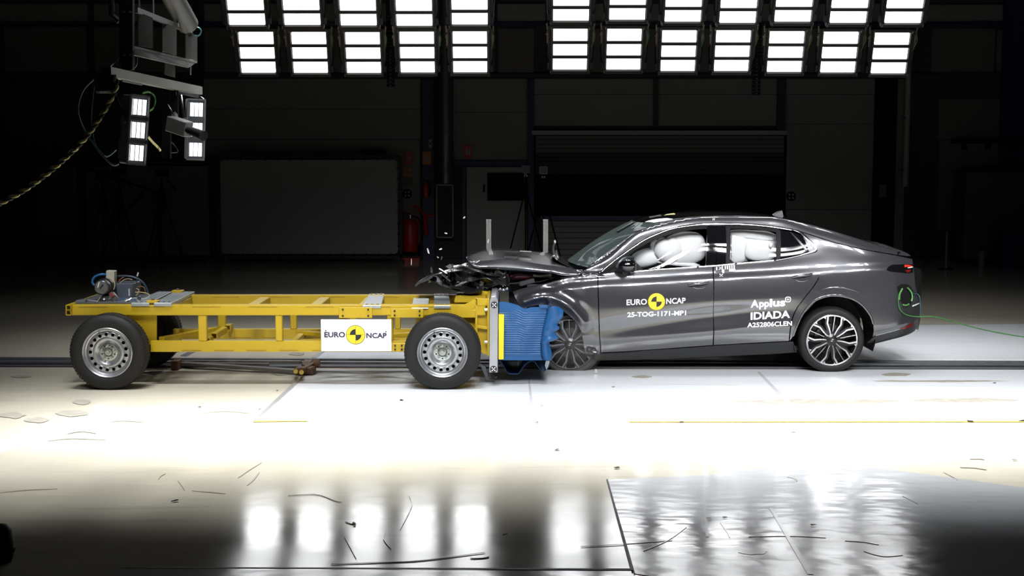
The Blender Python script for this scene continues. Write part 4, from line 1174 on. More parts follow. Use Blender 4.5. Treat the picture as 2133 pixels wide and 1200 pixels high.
rhose('cable', [(195, 165, -3.7), (172, 190, -3.7), (162, 230, -3.7), (176, 272, -3.7), (205, 312, -3.7), (232, 342, -3.7), (247, 342, -3.7)], .006, teal_cable)
rhose('cable', [(196, 180, -3.65), (190, 250, -3.65), (200, 305, -3.65), (220, 326, -3.65), (242, 312, -3.65)], .005, teal_cable)
rhose('cable', [(297, 194, -3.3), (312, 192, -3.2), (323, 205, -3.2), (320, 224, -3.2), (310, 232, -3.3)], .006, lime_cable)
rhose('cable', [(277, 105, -3.45), (285, 118, -3.45), (284, 135, -3.45), (274, 146, -3.45)], .006, teal_cable)
rhose('cable', [(248, 120, -3.45), (238, 132, -3.45), (228, 142, -3.5)], .004, teal_cable)
rhose('cable', [(400, 56, -2.25), (414, 58, -2.25), (419, 66, -2.25), (414, 74, -2.25), (406, 75, -2.25)], .006, teal_cable)
rhose('cable', [(352, 180, -2.6), (357, 170, -2.6), (364, 178, -2.6), (366, 200, -2.6)], .005, satin_black)
rhose('cable', [(410, 198, -2.1), (424, 206, -2.15), (428, 220, -2.15)], .005, grey_metal)
rhose('cable', [(350, 218, -2.6), (357, 230, -2.65), (361, 240, -2.65)], .004, satin_black)
rhose('red_cord', [(249, 120, -3.45), (251, 135, -3.5), (250, 146, -3.5)], .007, rusty)
# two floodlights with three lenses each
def lamp(label, px, py, y, yaw, pitch, roll):
    t = thing('hanging_floodlight', label, 'floodlight', P(px, py, y), (R(pitch), R(roll), R(yaw)))
    b = M().box(-.062, .062, 0, .11, -.215, .215).build('housing', lamp_grey, t, local=True, bevel=.008)
    for z in (-.213, .213):
        M().box(-.064, .064, -.014, 0, z - .006, z + .006).build('front_lip', alu, t, local=True)
    for x in (-.062, .062):
        M().box(x - .003, x + .003, -.014, 0, -.215, .215).build('front_lip', alu, t, local=True)
    for z in (-.071, .071):
        M().box(-.058, .058, -.010, 0, z - .014, z + .014).build('lens_divider', grey_metal, t, local=True)
    for z in (-.142, 0, .142):
        l = M().box(-.046, .046, -.006, 0, z - .050, z + .050).build('lit_lens', lamp_lit_small, t, local=True)
        mb = M()
        for k in range(4):
            x = -.046 + .092 * k / 3
            mb.box(x - .002, x + .002, -.009, -.006, z - .052, z + .052)
        for k in range(2):
            zz = z - .051 + .102 * k
            mb.box(-.047, .047, -.010, -.006, zz - .003, zz + .003)
        mb.build('lens_grid', grey_box_m, l, local=True)
    for k in range(6):
        M().box(-.05 + k * .02, -.046 + k * .02, .11, .145, -.19, .19).build('cooling_fin', lamp_grey, t, local=True)
    M().cyl((-.062, .05, .06), (-.080, .05, .06), .024, 16).build('pivot', grey_metal, t, local=True)
    M().bar((-.074, .05, .06), (-.074, .26, .26), .008, .05).build('mounting_arm', satin_black, t, local=True)
    M().box(-.066, -.058, .10, .16, -.06, .02).build('gear_box', satin_black, t, local=True)
    return t
lamp('grey floodlight with three lit lenses, hung on the left end of the rig', 287, 271, -3.75, 42, 3, 4)
lamp('grey floodlight with three lit lenses, half hidden by the camera box on the rig', 408, 270, -2.45, 22, 3, 2)
t = thing('rig_camera', 'grey box camera with a black lens hung between the two rig floodlights', 'camera', P(370, 265, -2.75))
a = P(354, 257, -2.75); b = P(393, 270, -2.85)
M().bar(a, b, .08, .105).build('camera_body', mat('camera_grey', (.11, .11, .108), .5), t, bevel=.006)
M().cyl(P(393, 271, -2.9), P(424, 283, -3.05), .028, 18, .034).build('lens', satin_black, t, smooth=40)
M().bar(P(364, 246, -2.7), P(364, 238, -2.6), .03, .03, (0, 1, 0)).build('camera_mount', bolt_m, t)
rh = M().tube(spline([P(356, 296, -2.7), P(364, 304, -2.7), P(370, 316, -2.7), P(358, 318, -2.7)], 10), .004, 5).build('camera_cable', satin_black, t)
# twisted rope
pts = [(238, 158, -3.85), (242, 172, -3.85), (240, 188, -3.85), (232, 205, -3.85), (215, 235, -3.85), (190, 272, -3.87), (155, 312, -3.9), (110, 352, -3.95), (60, 390, -4.0), (0, 424, -4.05), (-70, 455, -4.1)]
path = spline([P(*p) for p in pts], 260)
t = thing('twisted_rope', 'yellow and black twisted rope sagging from the rig to the left edge', 'rope', path[0])
for ph, m, nm in ((0, rope_yellow, 'yellow_strand'), (math.pi, rope_black, 'black_strand')):
    out = []
    s = 0
    for i, p in enumerate(path):
        if i: s += (p - path[i - 1]).length
        tg = (path[min(i + 1, 260)] - path[max(i - 1, 0)]).normalized()
        a = tg.cross(Vector((0, 1, 0))).normalized(); b = tg.cross(a)
        an = s / .075 * 2 * math.pi + ph
        out.append(p + (a * math.cos(an) + b * math.sin(an)) * .007)
    M().tube(out, .0105, 6).build(nm, m, t, smooth=60)
rp2 = spline([P(308, 284, -3.2), P(318, 296, -3.1), P(328, 306, -3.0), P(334, 314, -3.0)], 20)
t = thing('rope_end', 'short loose rope end hanging beside the left rig floodlight', 'rope', rp2[0])
M().tube(rp2, .008, 6).build('strand', rope_yellow, t)
M().tube(spline([P(305, 280, -3.2), P(308, 284, -3.2)], 4), .009, 6).build('knot', rope_black, t)
# ---------------------------------------------------------------- the crashed car
YC = 1.96
car = thing('crashed_car', 'dark grey four-door car with a crushed front and white airbags in its windows', 'car', (2.2, YC, 0))
ST = [1060, 1135, 1190, 1247, 1340, 1485, 1600, 1711, 1800, 1860, 1900, 1922]
def key(pys, hws): return [P(px, py, YC - hw) for px, py, hw in zip(ST, pys, hws)]
KEYS = [
 key([748, 748, 748, 750, 748, 742, 737, 732, 724, 712, 700, 690], [.70, .72, .74, .78, .80, .80, .80, .80, .80, .75, .60, .45]),
 key([720, 725, 730, 735, 729.5, 719, 713, 712, 710, 702, 690, 680], [.84, .86, .88, .90, .898, .900, .900, .91, .905, .86, .72, .58]),
 key([690, 700, 708, 708, 702, 690, 680, 682, 680, 674, 664, 656], [.915, .925, .93, .932, .938, .944, .940, .94, .945, .91, .79, .66]),
 key([678, 684, 690, 695, 682, 661, 650, 650, 648, 644, 638, 632], [.92, .928, .932, .932, .934, .929, .930, .945, .945, .91, .80, .68]),
 key([655, 645, 638, 640, 636, 626, 620, 612, 608, 604, 602, 600], [.93, .935, .935, .94, .945, .946, .940, .945, .945, .91, .80, .69]),
 key([637, 618, 604, 599, 594, 585, 579, 573, 566, 563, 562, 560], [.92, .925, .925, .925, .925, .925, .920, .932, .932, .90, .79, .68]),
 key([619, 602, 588, 582, 576, 566.5, 560, 553, 549, 548, 547, 546], [.885, .885, .885, .884, .882, .880, .876, .895, .900, .86, .75, .64]),
 key([609, 591, 577, 573.5, 564, 553, 543.5, 527, 530, 535.5, 538, 539], [.83, .86, .87, .872, .868, .868, .862, .868, .885, .84, .735, .62]),
 key([605, 587, 574.5, 572.5, 536, 508, 508, 512, 525, 532, 536, 537.5], [.79, .82, .835, .84, .808, .815, .808, .852, .878, .834, .731, .616]),
 key([601, 583, 572, 571.3, 504, 466.5, 471.5, 498, 519.5, 529, 534, 536], [.74, .77, .79, .80, .725, .692, .700, .830, .868, .825, .725, .612]),
 key([596, 578, 566, 545, 479, 451.5, 452.6, 474.5, 503, 520.5, 531, 534], [.70, .72, .73, .735, .690, .645, .650, .735, .79, .77, .69, .58]),
]
_e2 = [Vector((p.x, p.y + .05, p.z + .013)) for p in KEYS[-1]]
KEYS.append(_e2)
NK = len(KEYS)
KX = []
for k in KEYS:
    xs = [p.x for p in k]
    KX.append((pchip(xs, [p.y for p in k]), pchip(xs, [p.z for p in k])))
_cache = {}
def section(x):
    q = round(x, 4)
    s = _cache.get(q)
    if s is None:
        ys_ = [f(x) for f, g in KX]; zs_ = [g(x) for f, g in KX]
        for i in range(1, NK):
            if zs_[i] < zs_[i - 1] + .002: zs_[i] = zs_[i - 1] + .002
        s = pchip(zs_, ys_)
        _cache[q] = s
    return s
def dents(x, z):
    return 0.0
def Ysurf(x, z):
    return section(x)(z) + dents(x, z)
def S(px, py):
    """pixel -> point on the near side of the body"""
    y = YC - .85
    for _ in range(12):
        p = P(px, py, y); y = .5 * y + .5 * Ysurf(p.x, p.z)
    p = P(px, py, y)
    return Vector((p.x, Ysurf(p.x, p.z), p.z))
def Nsurf(x, z):
    e = .004
    return Vector(((Ysurf(x + e, z) - Ysurf(x - e, z)) / (2 * e), -1, (Ysurf(x, z + e) - Ysurf(x, z - e)) / (2 * e))).normalized()
def dense(pts, step=.03, closed=True):
    out = []
    n = len(pts)
    for i in range(n if closed else n - 1):
        a, b = pts[i], pts[(i + 1) % n]
        k = max(1, int(math.hypot(b[0] - a[0], b[1] - a[1]) / step))
        for j in range(k): out.append((a[0] + (b[0] - a[0]) * j / k, a[1] + (b[1] - a[1]) * j / k))
    if not closed: out.append(pts[-1])
    return out
def skin(name, px_pts, m, parent=car, off=0.0, flange=.018, cell=.035, far=True, smooth_pts=None, label=None, surf=None, inset=0.0):
    """body panel: outline in pixels laid on the body side; a far copy mirrors it"""
    surf = surf or Ysurf
    p2 = []
    for a, b in px_pts:
        q = S(a, b); p2.append((q.x, q.z))
    p2 = dense(p2, cell * 1.2)
    bm = bmesh.new()
    vs = [bm.verts.new((x, 0, z)) for x, z in p2]
    bm.faces.new(vs)
    bmesh.ops.triangulate(bm, faces=bm.faces[:], ngon_method='EAR_CLIP')
    x0, x1 = min(p[0] for p in p2), max(p[0] for p in p2); z0, z1 = min(p[1] for p in p2), max(p[1] for p in p2)
    k = int((x1 - x0) / cell)
    for i in range(1, k + 1):
        bmesh.ops.bisect_plane(bm, geom=bm.verts[:] + bm.edges[:] + bm.faces[:], plane_co=(x0 + i * (x1 - x0) / (k + 1), 0, 0), plane_no=(1, 0, 0), dist=1e-5)
    k = int((z1 - z0) / (cell * .6))
    for i in range(1, k + 1):
        bmesh.ops.bisect_plane(bm, geom=bm.verts[:] + bm.edges[:] + bm.faces[:], plane_co=(0, 0, z0 + i * (z1 - z0) / (k + 1)), plane_no=(0, 0, 1), dist=1e-5)
    bm.normal_update()
    for f in bm.faces:
        if f.normal.y > 0: f.normal_flip()
    bm.verts.index_update()
    V = [(v.co.x, v.co.z) for v in bm.verts]
    faces = [[v.index for v in f.verts] for f in bm.faces]
    bed = [(e.verts[0].index, e.verts[1].index, e.link_faces[0]) for e in bm.edges if len(e.link_faces) == 1]
    bed2 = []
    for a, b, f in bed:
        idx = [v.index for v in f.verts]
        i = idx.index(a)
        if idx[(i + 1) % len(idx)] != b: a, b = b, a
        bed2.append((a, b))
    bm.free()
    for side in ((1, -1) if far else (1,)):
        co = []; nr = []
        for x, z in V:
            y = surf(x, z) - off
            n = Nsurf(x, z) if surf is Ysurf else Vector(((surf(x + .004, z) - surf(x - .004, z)) / .008, -1, (surf(x, z + .004) - surf(x, z - .004)) / .008)).normalized()
            if side < 0: y = 2 * YC - y; n.y = -n.y
            co.append((x, y, z)); nr.append(n)
        fl = [list(f) for f in faces]; nl = [[nr[i] for i in f] for f in faces]
        if flange:
            base = len(co)
            for x, z in V:
                y = surf(x, z) - off + flange
                co.append((x, 2 * YC - y if side < 0 else y, z))
            for a, b in bed2:
                f = [b, a, a + base, b + base]
                fl.append(f)
                A, B_, C_ = Vector(co[f[0]]), Vector(co[f[1]]), Vector(co[f[2]])
                n = (B_ - A).cross(C_ - A)
                n = n.normalized() if n.length > 1e-12 else Vector((0, -1, 0))
                nl.append([n] * 4)
        if side < 0:
            fl = [f[::-1] for f in fl]; nl = [[(n if i < len(faces) else -n) for n in q[::-1]] for i, q in enumerate(nl)]
        me = bpy.data.meshes.new(name)
        me.from_pydata(co, [], fl)
        me.materials.append(m)
        me.shade_smooth()
        me.normals_split_custom_set([tuple(n) for q in nl for n in q])
        o = bpy.data.objects.new(name, me); C.objects.link(o); adopt(o, parent if side > 0 or parent is car else car)
        if label: o['label'] = label
        if side > 0: first_o = o
    return first_o
def along(px_pts, wid, name, m, parent=car, off=.004, far=True, n=60, prof=None, spl=True):
    """trim strip following pixel points on the body side"""
    pts = [S(a, b) for a, b in px_pts]
    path = spline(pts, n) if spl else pts
    path = [Vector((p.x, Ysurf(p.x, p.z), p.z)) for p in path]
    for side in ((1, -1) if far else (1,)):
        rows = []
        for i, p in enumerate(path):
            tg = (path[min(i + 1, len(path) - 1)] - path[max(i - 1, 0)]).normalized()
            nn = Nsurf(p.x, p.z); b = tg.cross(nn).normalized()
            w_ = wid(i / (len(path) - 1)) if callable(wid) else wid
            r = []
            for s, h in ((-1, -.003), (-.8, off), (0, off * 1.5), (.8, off), (1, -.003)):
                q = p + b * (w_ / 2 * s) + nn * h
                if side < 0: q.y = 2 * YC - q.y
                r.append(q)
            rows.append(r)
        o = M().grid(rows).build(name, m, parent if side > 0 or parent is car else car, smooth=50)
        if side > 0: f = o
    return f
# --- outlines shared by panels
BELT = [(1247, 574), (1317, 566), (1400, 560), (1484, 554.5), (1517, 551), (1560, 547.5), (1612, 543), (1660, 533.5), (1698, 524.5)]
DLO_T = [(1247, 571), (1285.5, 539.5), (1327, 510), (1350, 496.5), (1374, 486), (1398, 477.5), (1422, 472.5), (1445, 469.2), (1469, 467.4), (1517, 466.8), (1550, 467.6), (1580, 469.6), (1605, 472.3), (1627.5, 475.5), (1650, 479.5)]
DLO_R = [(1669, 485.5), (1683, 499), (1694, 511), (1699, 518), (1699, 523)]
belt_lo = lambda x: pchip([p[0] for p in BELT], [p[1] for p in BELT])(x) + 2.2
fd_edge = [(1247, 576), (1246.5, 590), (1248, 650), (1250, 700), (1252, 734)]
bd = [(1484.3, 557), (1484.3, 640), (1484.3, 718.6)]
rd_edge = [(1699, 527), (1705, 540), (1711, 557), (1710.5, 566), (1708.5, 574), (1703, 586), (1694.5, 599), (1680, 617), (1663, 639), (1655, 654), (1650.5, 668), (1647.5, 685), (1645, 710)]
def belt_pts(x0, x1, n): return [(x0 + (x1 - x0) * i / n, belt_lo(x0 + (x1 - x0) * i / n)) for i in range(n + 1)]
front_door = skin('front_door', fd_edge + [(1300, 732), (1400, 725), (1484.3, 718.8)] + bd[::-1][1:] + belt_pts(1484.3, 1250, 10), paint)
rear_door = skin('rear_door', [(1486.8, 557.5), (1486.8, 640), (1486.8, 718.6), (1560, 714.5), (1642.5, 710.3)] + [(a - 2.4, b) for a, b in rd_edge[::-1]][1:] + belt_pts(1692, 1490, 9), paint)
# quarter panel, running into the C pillar and the tail
arch = [(1648.5, 710), (1652, 700), (1658, 683), (1668, 660.5), (1679, 643), (1692, 630), (1704, 623), (1720, 617.5), (1736, 615.5), (1752, 616.5), (1768, 620), (1783, 626), (1796, 635.5), (1807, 648), (1815, 661.5), (1819, 675), (1820, 690)]
qp = [(a, b) for a, b in rd_edge] + arch[1:] + [(1818, 702), (1822, 699), (1850, 692), (1880, 683), (1905, 672), (1916, 660), (1917, 640), (1908, 600), (1904, 580), (1902, 556), (1900, 540), (1880, 535.5), (1850, 529.5), (1830, 526), (1809, 522.5), (1770, 514.5), (1742, 507), (1700, 494), (1668, 483.3), (1672, 486), (1686, 499.5), (1697, 511), (1701, 518), (1701, 525)]
quarter = skin('quarter_panel', qp, paint, cell=.04)
# roof rail from the A pillar base to the tail
rail_out = [(1226, 556.5), (1250, 537.0), (1270, 521.5), (1320, 486.0), (1345, 474.5), (1365, 466.0), (1387, 459.5), (1409, 454.8), (1435, 452.2), (1460, 450.6), (1485, 449.6), (1535, 449.4), (1575, 450.0), (1612, 451.8), (1643, 457.5), (1670, 463.5), (1700, 470.8), (1742, 483.6), (1775, 493.5), (1805, 502.8), (1840, 513.0), (1870, 522.0)]
rail_in = [(1868, 530.5), (1850, 527.8), (1830, 524.2), (1809, 520.7), (1770, 512.7), (1742, 505.3), (1700, 492), (1668, 481.6), (1652, 477), (1628, 472.7), (1605, 469.3), (1580, 466.8), (1550, 464.7), (1517, 463.8), (1469, 464.4), (1445, 466.2), (1422, 469.4), (1398, 474.3), (1374, 482.6), (1350, 493), (1327, 506.3), (1285.5, 535.8), (1247, 567), (1230, 570), (1216, 566)]
roof_rail = skin('roof_rail', rail_out + rail_in, paint, cell=.03, flange=.01)
# sill and lower cladding
skin('sill', [(1221, 738), (1252, 736.5), (1300, 734), (1400, 727), (1485, 720.8), (1560, 716.5), (1652, 711.8), (1656, 722), (1660, 734), (1600, 738), (1485, 743), (1340, 749), (1247, 751), (1222, 750)], satin_black)
skin('bumper_lower', [(1818, 704), (1822, 701), (1850, 694), (1880, 685), (1905, 674), (1915, 664), (1913, 676), (1905, 690), (1895, 696), (1860, 706.5), (1820, 716.5), (1806, 714)], plastic)
skin('bumper_vent', [(1870, 677), (1880, 655), (1890, 640), (1896, 637), (1912, 633), (1916, 650), (1915, 662), (1905, 669.5)], plastic, off=.003, flange=0)
skin('reflector', [(1873, 685), (1890, 678), (1904, 671), (1900, 680), (1885, 686)], red_lens, off=.004, flange=0)
skin('tail_lamp', [(1846, 562), (1850, 556), (1858, 551.5), (1880, 550.5), (1901, 550.5), (1902, 560), (1901, 568), (1890, 569.5), (1870, 567.5), (1855, 566)], gloss_black, off=.003, flange=0)
skin('tail_lamp_strip', [(1883.5, 551.5), (1892, 551.5), (1900, 553.5), (1900, 556.5), (1892, 555.5), (1884, 556.5)], red_lit, off=.006, flange=0, cell=.015, far=False)
skin('tail_lamp_strip', [(1885, 563), (1897, 561), (1896, 566), (1889, 568)], red_lens, off=.006, flange=0, cell=.015, far=False)
skin('tail_lamp_edge', [(1890, 557), (1901, 555), (1901, 557), (1891, 559)], clear_lens, off=.008, flange=0, cell=.015, far=False)
# broken bumper hole and tow eye cover
skin('bumper_hole', [(1868, 598), (1876, 592), (1888, 592), (1896, 596), (1903, 608), (1903, 616), (1897, 634), (1888, 638), (1878, 632), (1873, 618)], black_m, off=.003, flange=0, far=False)
skin('bumper_crack', [(1902, 610), (1916, 611), (1917, 614), (1904, 614)], black_m, off=.004, flange=0, far=False, cell=.02)
skin('bumper_crack_edge', [(1900, 636), (1915, 630.5), (1915, 632.5), (1900, 639)], clear_lens, off=.006, flange=0, far=False, cell=.02)
# arch liners
def arch_liner(px, py, r, y0, y1, a0, a1, name='arch_liner'):
    c = P(px, py, y0)
    for sgn in (1, -1):
        rows = []
        for k in range(25):
            a = R(a0 + (a1 - a0) * k / 24)
            x, z = c.x + r * math.cos(a), c.z + r * math.sin(a)
            rows.append([Vector((x, y if sgn > 0 else 2 * YC - y, max(z, .05))) for y in (y0, y1)])
        M().grid(rows).build(name, paint_in, car, smooth=60)
arch_liner(1738, 703, .405, YC - .90, YC - .40, -20, 200)
for sg in (1, -1):
    c = P(1738, 703, YC - .9)
    M().cyl((c.x, YC - sg * .40, c.z + .05), (c.x, YC - sg * .38, c.z + .05), .38, 28).build('arch_liner', paint_in, car)
# lip around the rear arch
along(arch[1:-1], .022, 'arch_lip', paint, off=.006)
along([(1700, 609), (1718, 602), (1738, 599), (1760, 600.5), (1785, 607), (1800, 614)], lambda t: .012 * math.sin(math.pi * t) + .002, 'arch_crease', paint, off=.004, far=True)
# --- windscreen, roof, rear glass and tail: patches between the near edge and the centre line
def cross_patch(name, edge_px, cen_px, m, n=36, crown=2.2, parent=car, nv=9, smooth=60, base_bow=0.0):
    ea = [S(*p) for p in edge_px]; ca = [P(a, b, YC) for a, b in cen_px]
    E = spline(ea, n); K = spline(ca, n)
    E = [Vector((p.x, Ysurf(p.x, p.z), p.z)) for p in E]
    rows = []
    for e, c in zip(E, K):
        hw = YC - e.y
        row = []
        for j in range(-nv, nv + 1):
            v = j / nv; a = abs(v)
            row.append(Vector((c.x + (e.x - c.x) * a ** 2, YC + hw * v, c.z + (e.z - c.z) * a ** crown)))
        rows.append(row)
    return M().grid(rows).build(name, m, parent, smooth=smooth)
cross_patch('windscreen', [(1224, 556.7), (1270, 521.7), (1320, 486.2), (1345, 474.7), (1366, 466.2)], [(1183, 543), (1220, 515), (1253, 493.5), (1290, 473), (1318, 459.8)], glass_wind)
cross_patch('roof_glass', [(1366, 466.2), (1409, 455.0), (1460, 450.8), (1535, 449.6), (1612, 452.0), (1643, 457.7)], [(1318, 459.8), (1360, 449.5), (1420, 443.2), (1500, 440.3), (1570, 442.5), (1610, 447)], gloss_black)
cross_patch('rear_glass', [(1643, 457.7), (1670, 463.7), (1700, 471.0), (1742, 483.8), (1775, 493.7)], [(1610, 447), (1650, 455), (1690, 464.5), (1735, 480), (1765, 490.5)], gloss_black)
cross_patch('tailgate', [(1775, 493.7), (1805, 503.0), (1840, 513.2), (1870, 522.2)], [(1765, 490.5), (1800, 502), (1835, 513), (1870, 523)], paint)
# spoiler lip
E = [P(a, b, YC - hw) for a, b, hw in ((1842, 515.5, .60), (1858, 517, .61), (1875, 521.5, .6), (1888, 526.5, .585), (1896, 531.5, .57))]
L2 = [P(a, b, YC - hw) for a, b, hw in ((1842, 519, .60), (1858, 527, .61), (1875, 531.5, .6), (1888, 533.5, .585), (1896, 533, .57))]
mb = M()
for A in (E,):
    rows = []
    for e, l in zip(E, L2):
        rows.append([Vector((e.x, YC + (YC - e.y) * v, e.z + .02 * (1 - v * v))) for v in [-1 + k / 6 for k in range(13)]])
    mb.grid(rows)
    rows = []
    for e, l in zip(E, L2):
        rows.append([Vector((e.x, e.y - .0, e.z)), Vector((l.x, l.y - .004, l.z))])
    mb.grid(rows)
    rows = [[Vector((e.x, 2 * YC - e.y, e.z)), Vector((l.x, 2 * YC - l.y - .01, l.z))] for e, l in zip(E, L2)]
    mb.grid(rows)
mb.build('spoiler', paint, car, smooth=35)
# rear closing panel
rows = []
for k in range(12):
    z = .33 + k * (.96 - .33) / 11
    x = P(1917, 640, YC - .66).x
    yy = Ysurf(x - .005, z)
    rows.append([Vector((x - .005, yy, z)), Vector((x + .10, YC - .3, z)), Vector((x + .12, YC, z)), Vector((x + .10, YC + .3, z)), Vector((x - .005, 2 * YC - yy, z))])
M().grid(rows).build('rear_bumper', paint, car, smooth=60)
# roof fin
a = P(1607, 447, YC); b = P(1632, 451, YC); tp = P(1629, 438.5, YC); t2 = P(1618, 441, YC)
mb = M(); 
mb.faces([(a.x, YC - .03, a.z - .01), (a.x, YC + .03, a.z - .01), (b.x, YC + .03, b.z - .02), (b.x, YC - .03, b.z - .02), (t2.x, YC - .006, t2.z), (t2.x, YC + .006, t2.z), (tp.x, YC + .005, tp.z), (tp.x, YC - .005, tp.z)],
         [(0, 4, 5, 1), (0, 3, 7, 4), (1, 5, 6, 2), (3, 2, 6, 7), (4, 7, 6, 5)])
mb.build('roof_fin', satin_black, car)
# floor pan and bulkheads keep the cabin dark
xf, xr = P(1240, 650, YC).x, P(1880, 650, YC).x
M().box(xf - .2, P(1650, 650, YC).x, YC - .76, YC + .76, .20, .24).build('floor_pan', paint_in, car)
M().box(xf - .1, xf - .05, YC - .72, YC + .72, .24, .86).build('firewall', paint_in, car)
M().box(P(1660, 600, YC).x, P(1664, 600, YC).x, YC - .7, YC + .7, .24, 1.0).build('seat_bulkhead', paint_in, car)
M().box(P(1664, 600, YC).x, xr - .3, YC - .7, YC + .7, .95, .98).build('parcel_shelf', paint_in, car)
# headliner
E = [S(*p) for p in ((1380, 476), (1420, 469), (1470, 464.5), (1535, 464), (1600, 469), (1640, 476))]
rows = [[Vector((p.x, YC + (YC - p.y - .02) * v, p.z + .02 * (1 - v * v))) for v in (-1, -.5, 0, .5, 1)] for p in spline(E, 14)]
M().grid(rows).build('headliner', roof_cloth, car, smooth=60)
frame_black = mat('window_frame_black', (0.008, 0.008, 0.009), 0.6, Specular_IOR_Level=0.15)
# --- side glass, frames, pillars
def lower(p, d): return (p[0], p[1] + d)
glass_t = [(1262, 566), (1292, 543), (1327, 517), (1350, 504), (1374, 494), (1398, 485.5), (1422, 480), (1445, 476.5), (1472, 474.5)]
wf = skin('window_frame', [(1250, 571)] + [(1285.5, 541.5), (1327, 512), (1350, 498.8), (1374, 488.2), (1398, 479.7), (1422, 474.5), (1445, 471.2), (1469, 469.4), (1474, 469.3), (1474, 475.5)] + [lower(p, 2) for p in glass_t[::-1]], frame_black, front_door, off=-.006, flange=.02)
skin('front_window', [lower(p, 1) for p in glass_t] + [(1473, 552.5), (1400, 557.5), (1317, 563.5), (1264, 569.5)], glass_side, front_door, off=-.022, flange=0)
skin('mirror_triangle', [(1252, 571.5), (1290, 543), (1310, 530), (1340, 562), (1300, 566.5)], frame_black, front_door, off=-.012, flange=0)
bp = skin('pillar_trim', [(1472.5, 470), (1492, 469.3), (1491, 552), (1470, 553.5)], gloss_black, front_door, off=-.006)
bp2 = skin('pillar_trim', [(1493.2, 469.3), (1512, 469.4), (1512, 550.5), (1492.2, 552)], gloss_black, rear_door, off=-.006)
skin('window_frame', [(1512, 469.5), (1550, 470), (1580, 472), (1605, 475), (1624, 477.6), (1624, 485), (1604, 481.5), (1580, 478.5), (1550, 476.5), (1520, 475.5), (1520, 549.5), (1512, 550)], frame_black, rear_door, off=-.006)
skin('rear_window', [(1519, 475), (1550, 476), (1580, 478), (1604, 481), (1619, 484), (1619, 540.5), (1575, 545), (1519, 549.5)], glass_side, rear_door, off=-.022, flange=0)
skin('window_divider', [(1617, 478.5), (1626, 479.8), (1626, 540), (1617, 541)], frame_black, rear_door, off=-.006)
skin('quarter_window', [(1625.5, 479), (1650, 483.5), (1666, 489), (1693, 517), (1690, 522.5), (1660, 531), (1625.5, 539.5)], mat('quarter_glass_black', (.004, .004, .005), .05, Specular_IOR_Level=.1), rear_door, off=-.008)
skin('quarter_window_rib', [(1645, 483), (1649, 484), (1683, 520), (1678, 521.5)], satin_black, rear_door, off=-.003, flange=0, cell=.03)
# bright trim round the windows
along(DLO_T, .015, 'window_trim', chrome, off=.005, n=90)
along([(1648, 479), (1660, 482), (1669, 486), (1683, 499.5), (1693, 510), (1698.5, 517.5), (1698.5, 522.5), (1690, 526), (1675, 530), (1660, 533.5), (1640, 538), (1615, 542.3)], lambda t: .012 + .032 * max(0, 1 - abs(t - .42) / .38) ** .8, 'window_trim', chrome, off=.006, n=60)
for seg in ([(1247, 573.5), (1266, 571.7), (1286, 569.6)], [(1312, 567), (1360, 562.8), (1400, 559.8), (1452, 556.3)], [(1455, 556), (1480, 554.6), (1500, 552.8), (1531, 549.8)], [(1534, 549.6), (1570, 546.6), (1612, 542.8)]):
    along(seg, .017, 'waist_trim', chrome, off=.006, n=24)
for x in (1453.5, 1532.5, 1614):
    along([(x - 2.5, belt_lo(x) - 2.5), (x + 2.5, belt_lo(x) - 2.8)], .017, 'trim_joint', satin_black, off=.007, n=4)
# rail crease line above the bright trim
along([(1290, 528), (1330, 500), (1374, 479.5), (1422, 466.8), (1469, 461.8), (1535, 461.3), (1600, 466), (1650, 474.5), (1700, 489), (1742, 501.5), (1795, 516.5)], .005, 'roof_seam', satin_black, off=.001, n=60)
# door handles
def handle(parent, q, back, lip):
    skin('handle_recess', back, satin_black, parent, off=.002, flange=0, cell=.02)
    c = [S(a, b) for a, b in q]
    path = spline(c, 16)
    path = [Vector((p.x, Ysurf(p.x, p.z) - .022 * math.sin(math.pi * min(1, max(0, .08 + .84 * i / 16))), p.z)) for i, p in enumerate(path)]
    M().tube(path, lambda t: .011 + .004 * math.sin(math.pi * t), 8).build('door_handle', paint, parent, smooth=60)
    along(lip, .007, 'handle_lip_highlight', chrome, parent, off=.004, far=False, n=14)  # bright strip puts the highlight on the recess lip
handle(front_door, [(1434, 594), (1446, 591.5), (1460, 590.5), (1476, 588)], [(1433, 594), (1440, 589), (1470, 586), (1476, 586.5), (1475, 593), (1466, 600), (1450, 601.5), (1440, 598)], [(1444, 598), (1450, 600.8), (1462, 600.5), (1468, 598.5)])
handle(rear_door, [(1650, 577.5), (1662, 574.5), (1676, 573), (1692, 571)], [(1649, 578), (1655, 573), (1686, 569.5), (1692, 570), (1690.5, 577), (1683, 583.5), (1666, 585), (1655, 582)], [(1658, 583), (1664, 586), (1674, 586), (1682, 583.5)])
# door mirror
c = S(1300, 560)
mr = M().blob((c.x + .02, c.y - .11, c.z + .035), (.085, .06, .07), 22, 12, lambda d: 1 - .25 * max(0, -d.z) + .1 * max(0, d.x)).build('door_mirror', gloss_black, car, smooth=60)
M().bar((c.x - .06, c.y - .01, c.z - .03), (c.x + .02, c.y - .11, c.z - .025), .10, .03).build('mirror_foot', satin_black, mr, bevel=.006)
M().obox((c.x + .10, c.y - .11, c.z + .035), (.006, 0, 0), (0, .045, 0), (0, 0, .05)).build('mirror_glass', mirror_m, mr, bevel=.004)
along([(1284, 560), (1292, 547), (1303, 539), (1318, 537), (1322, 541)], .012, 'mirror_crumpled_trim', shard_bright, mr, off=.02, far=False, n=20)
mr2 = M().blob((c.x + .02, 2 * YC - c.y + .11, c.z + .035), (.085, .06, .07), 22, 12).build('door_mirror', gloss_black, car, smooth=60)
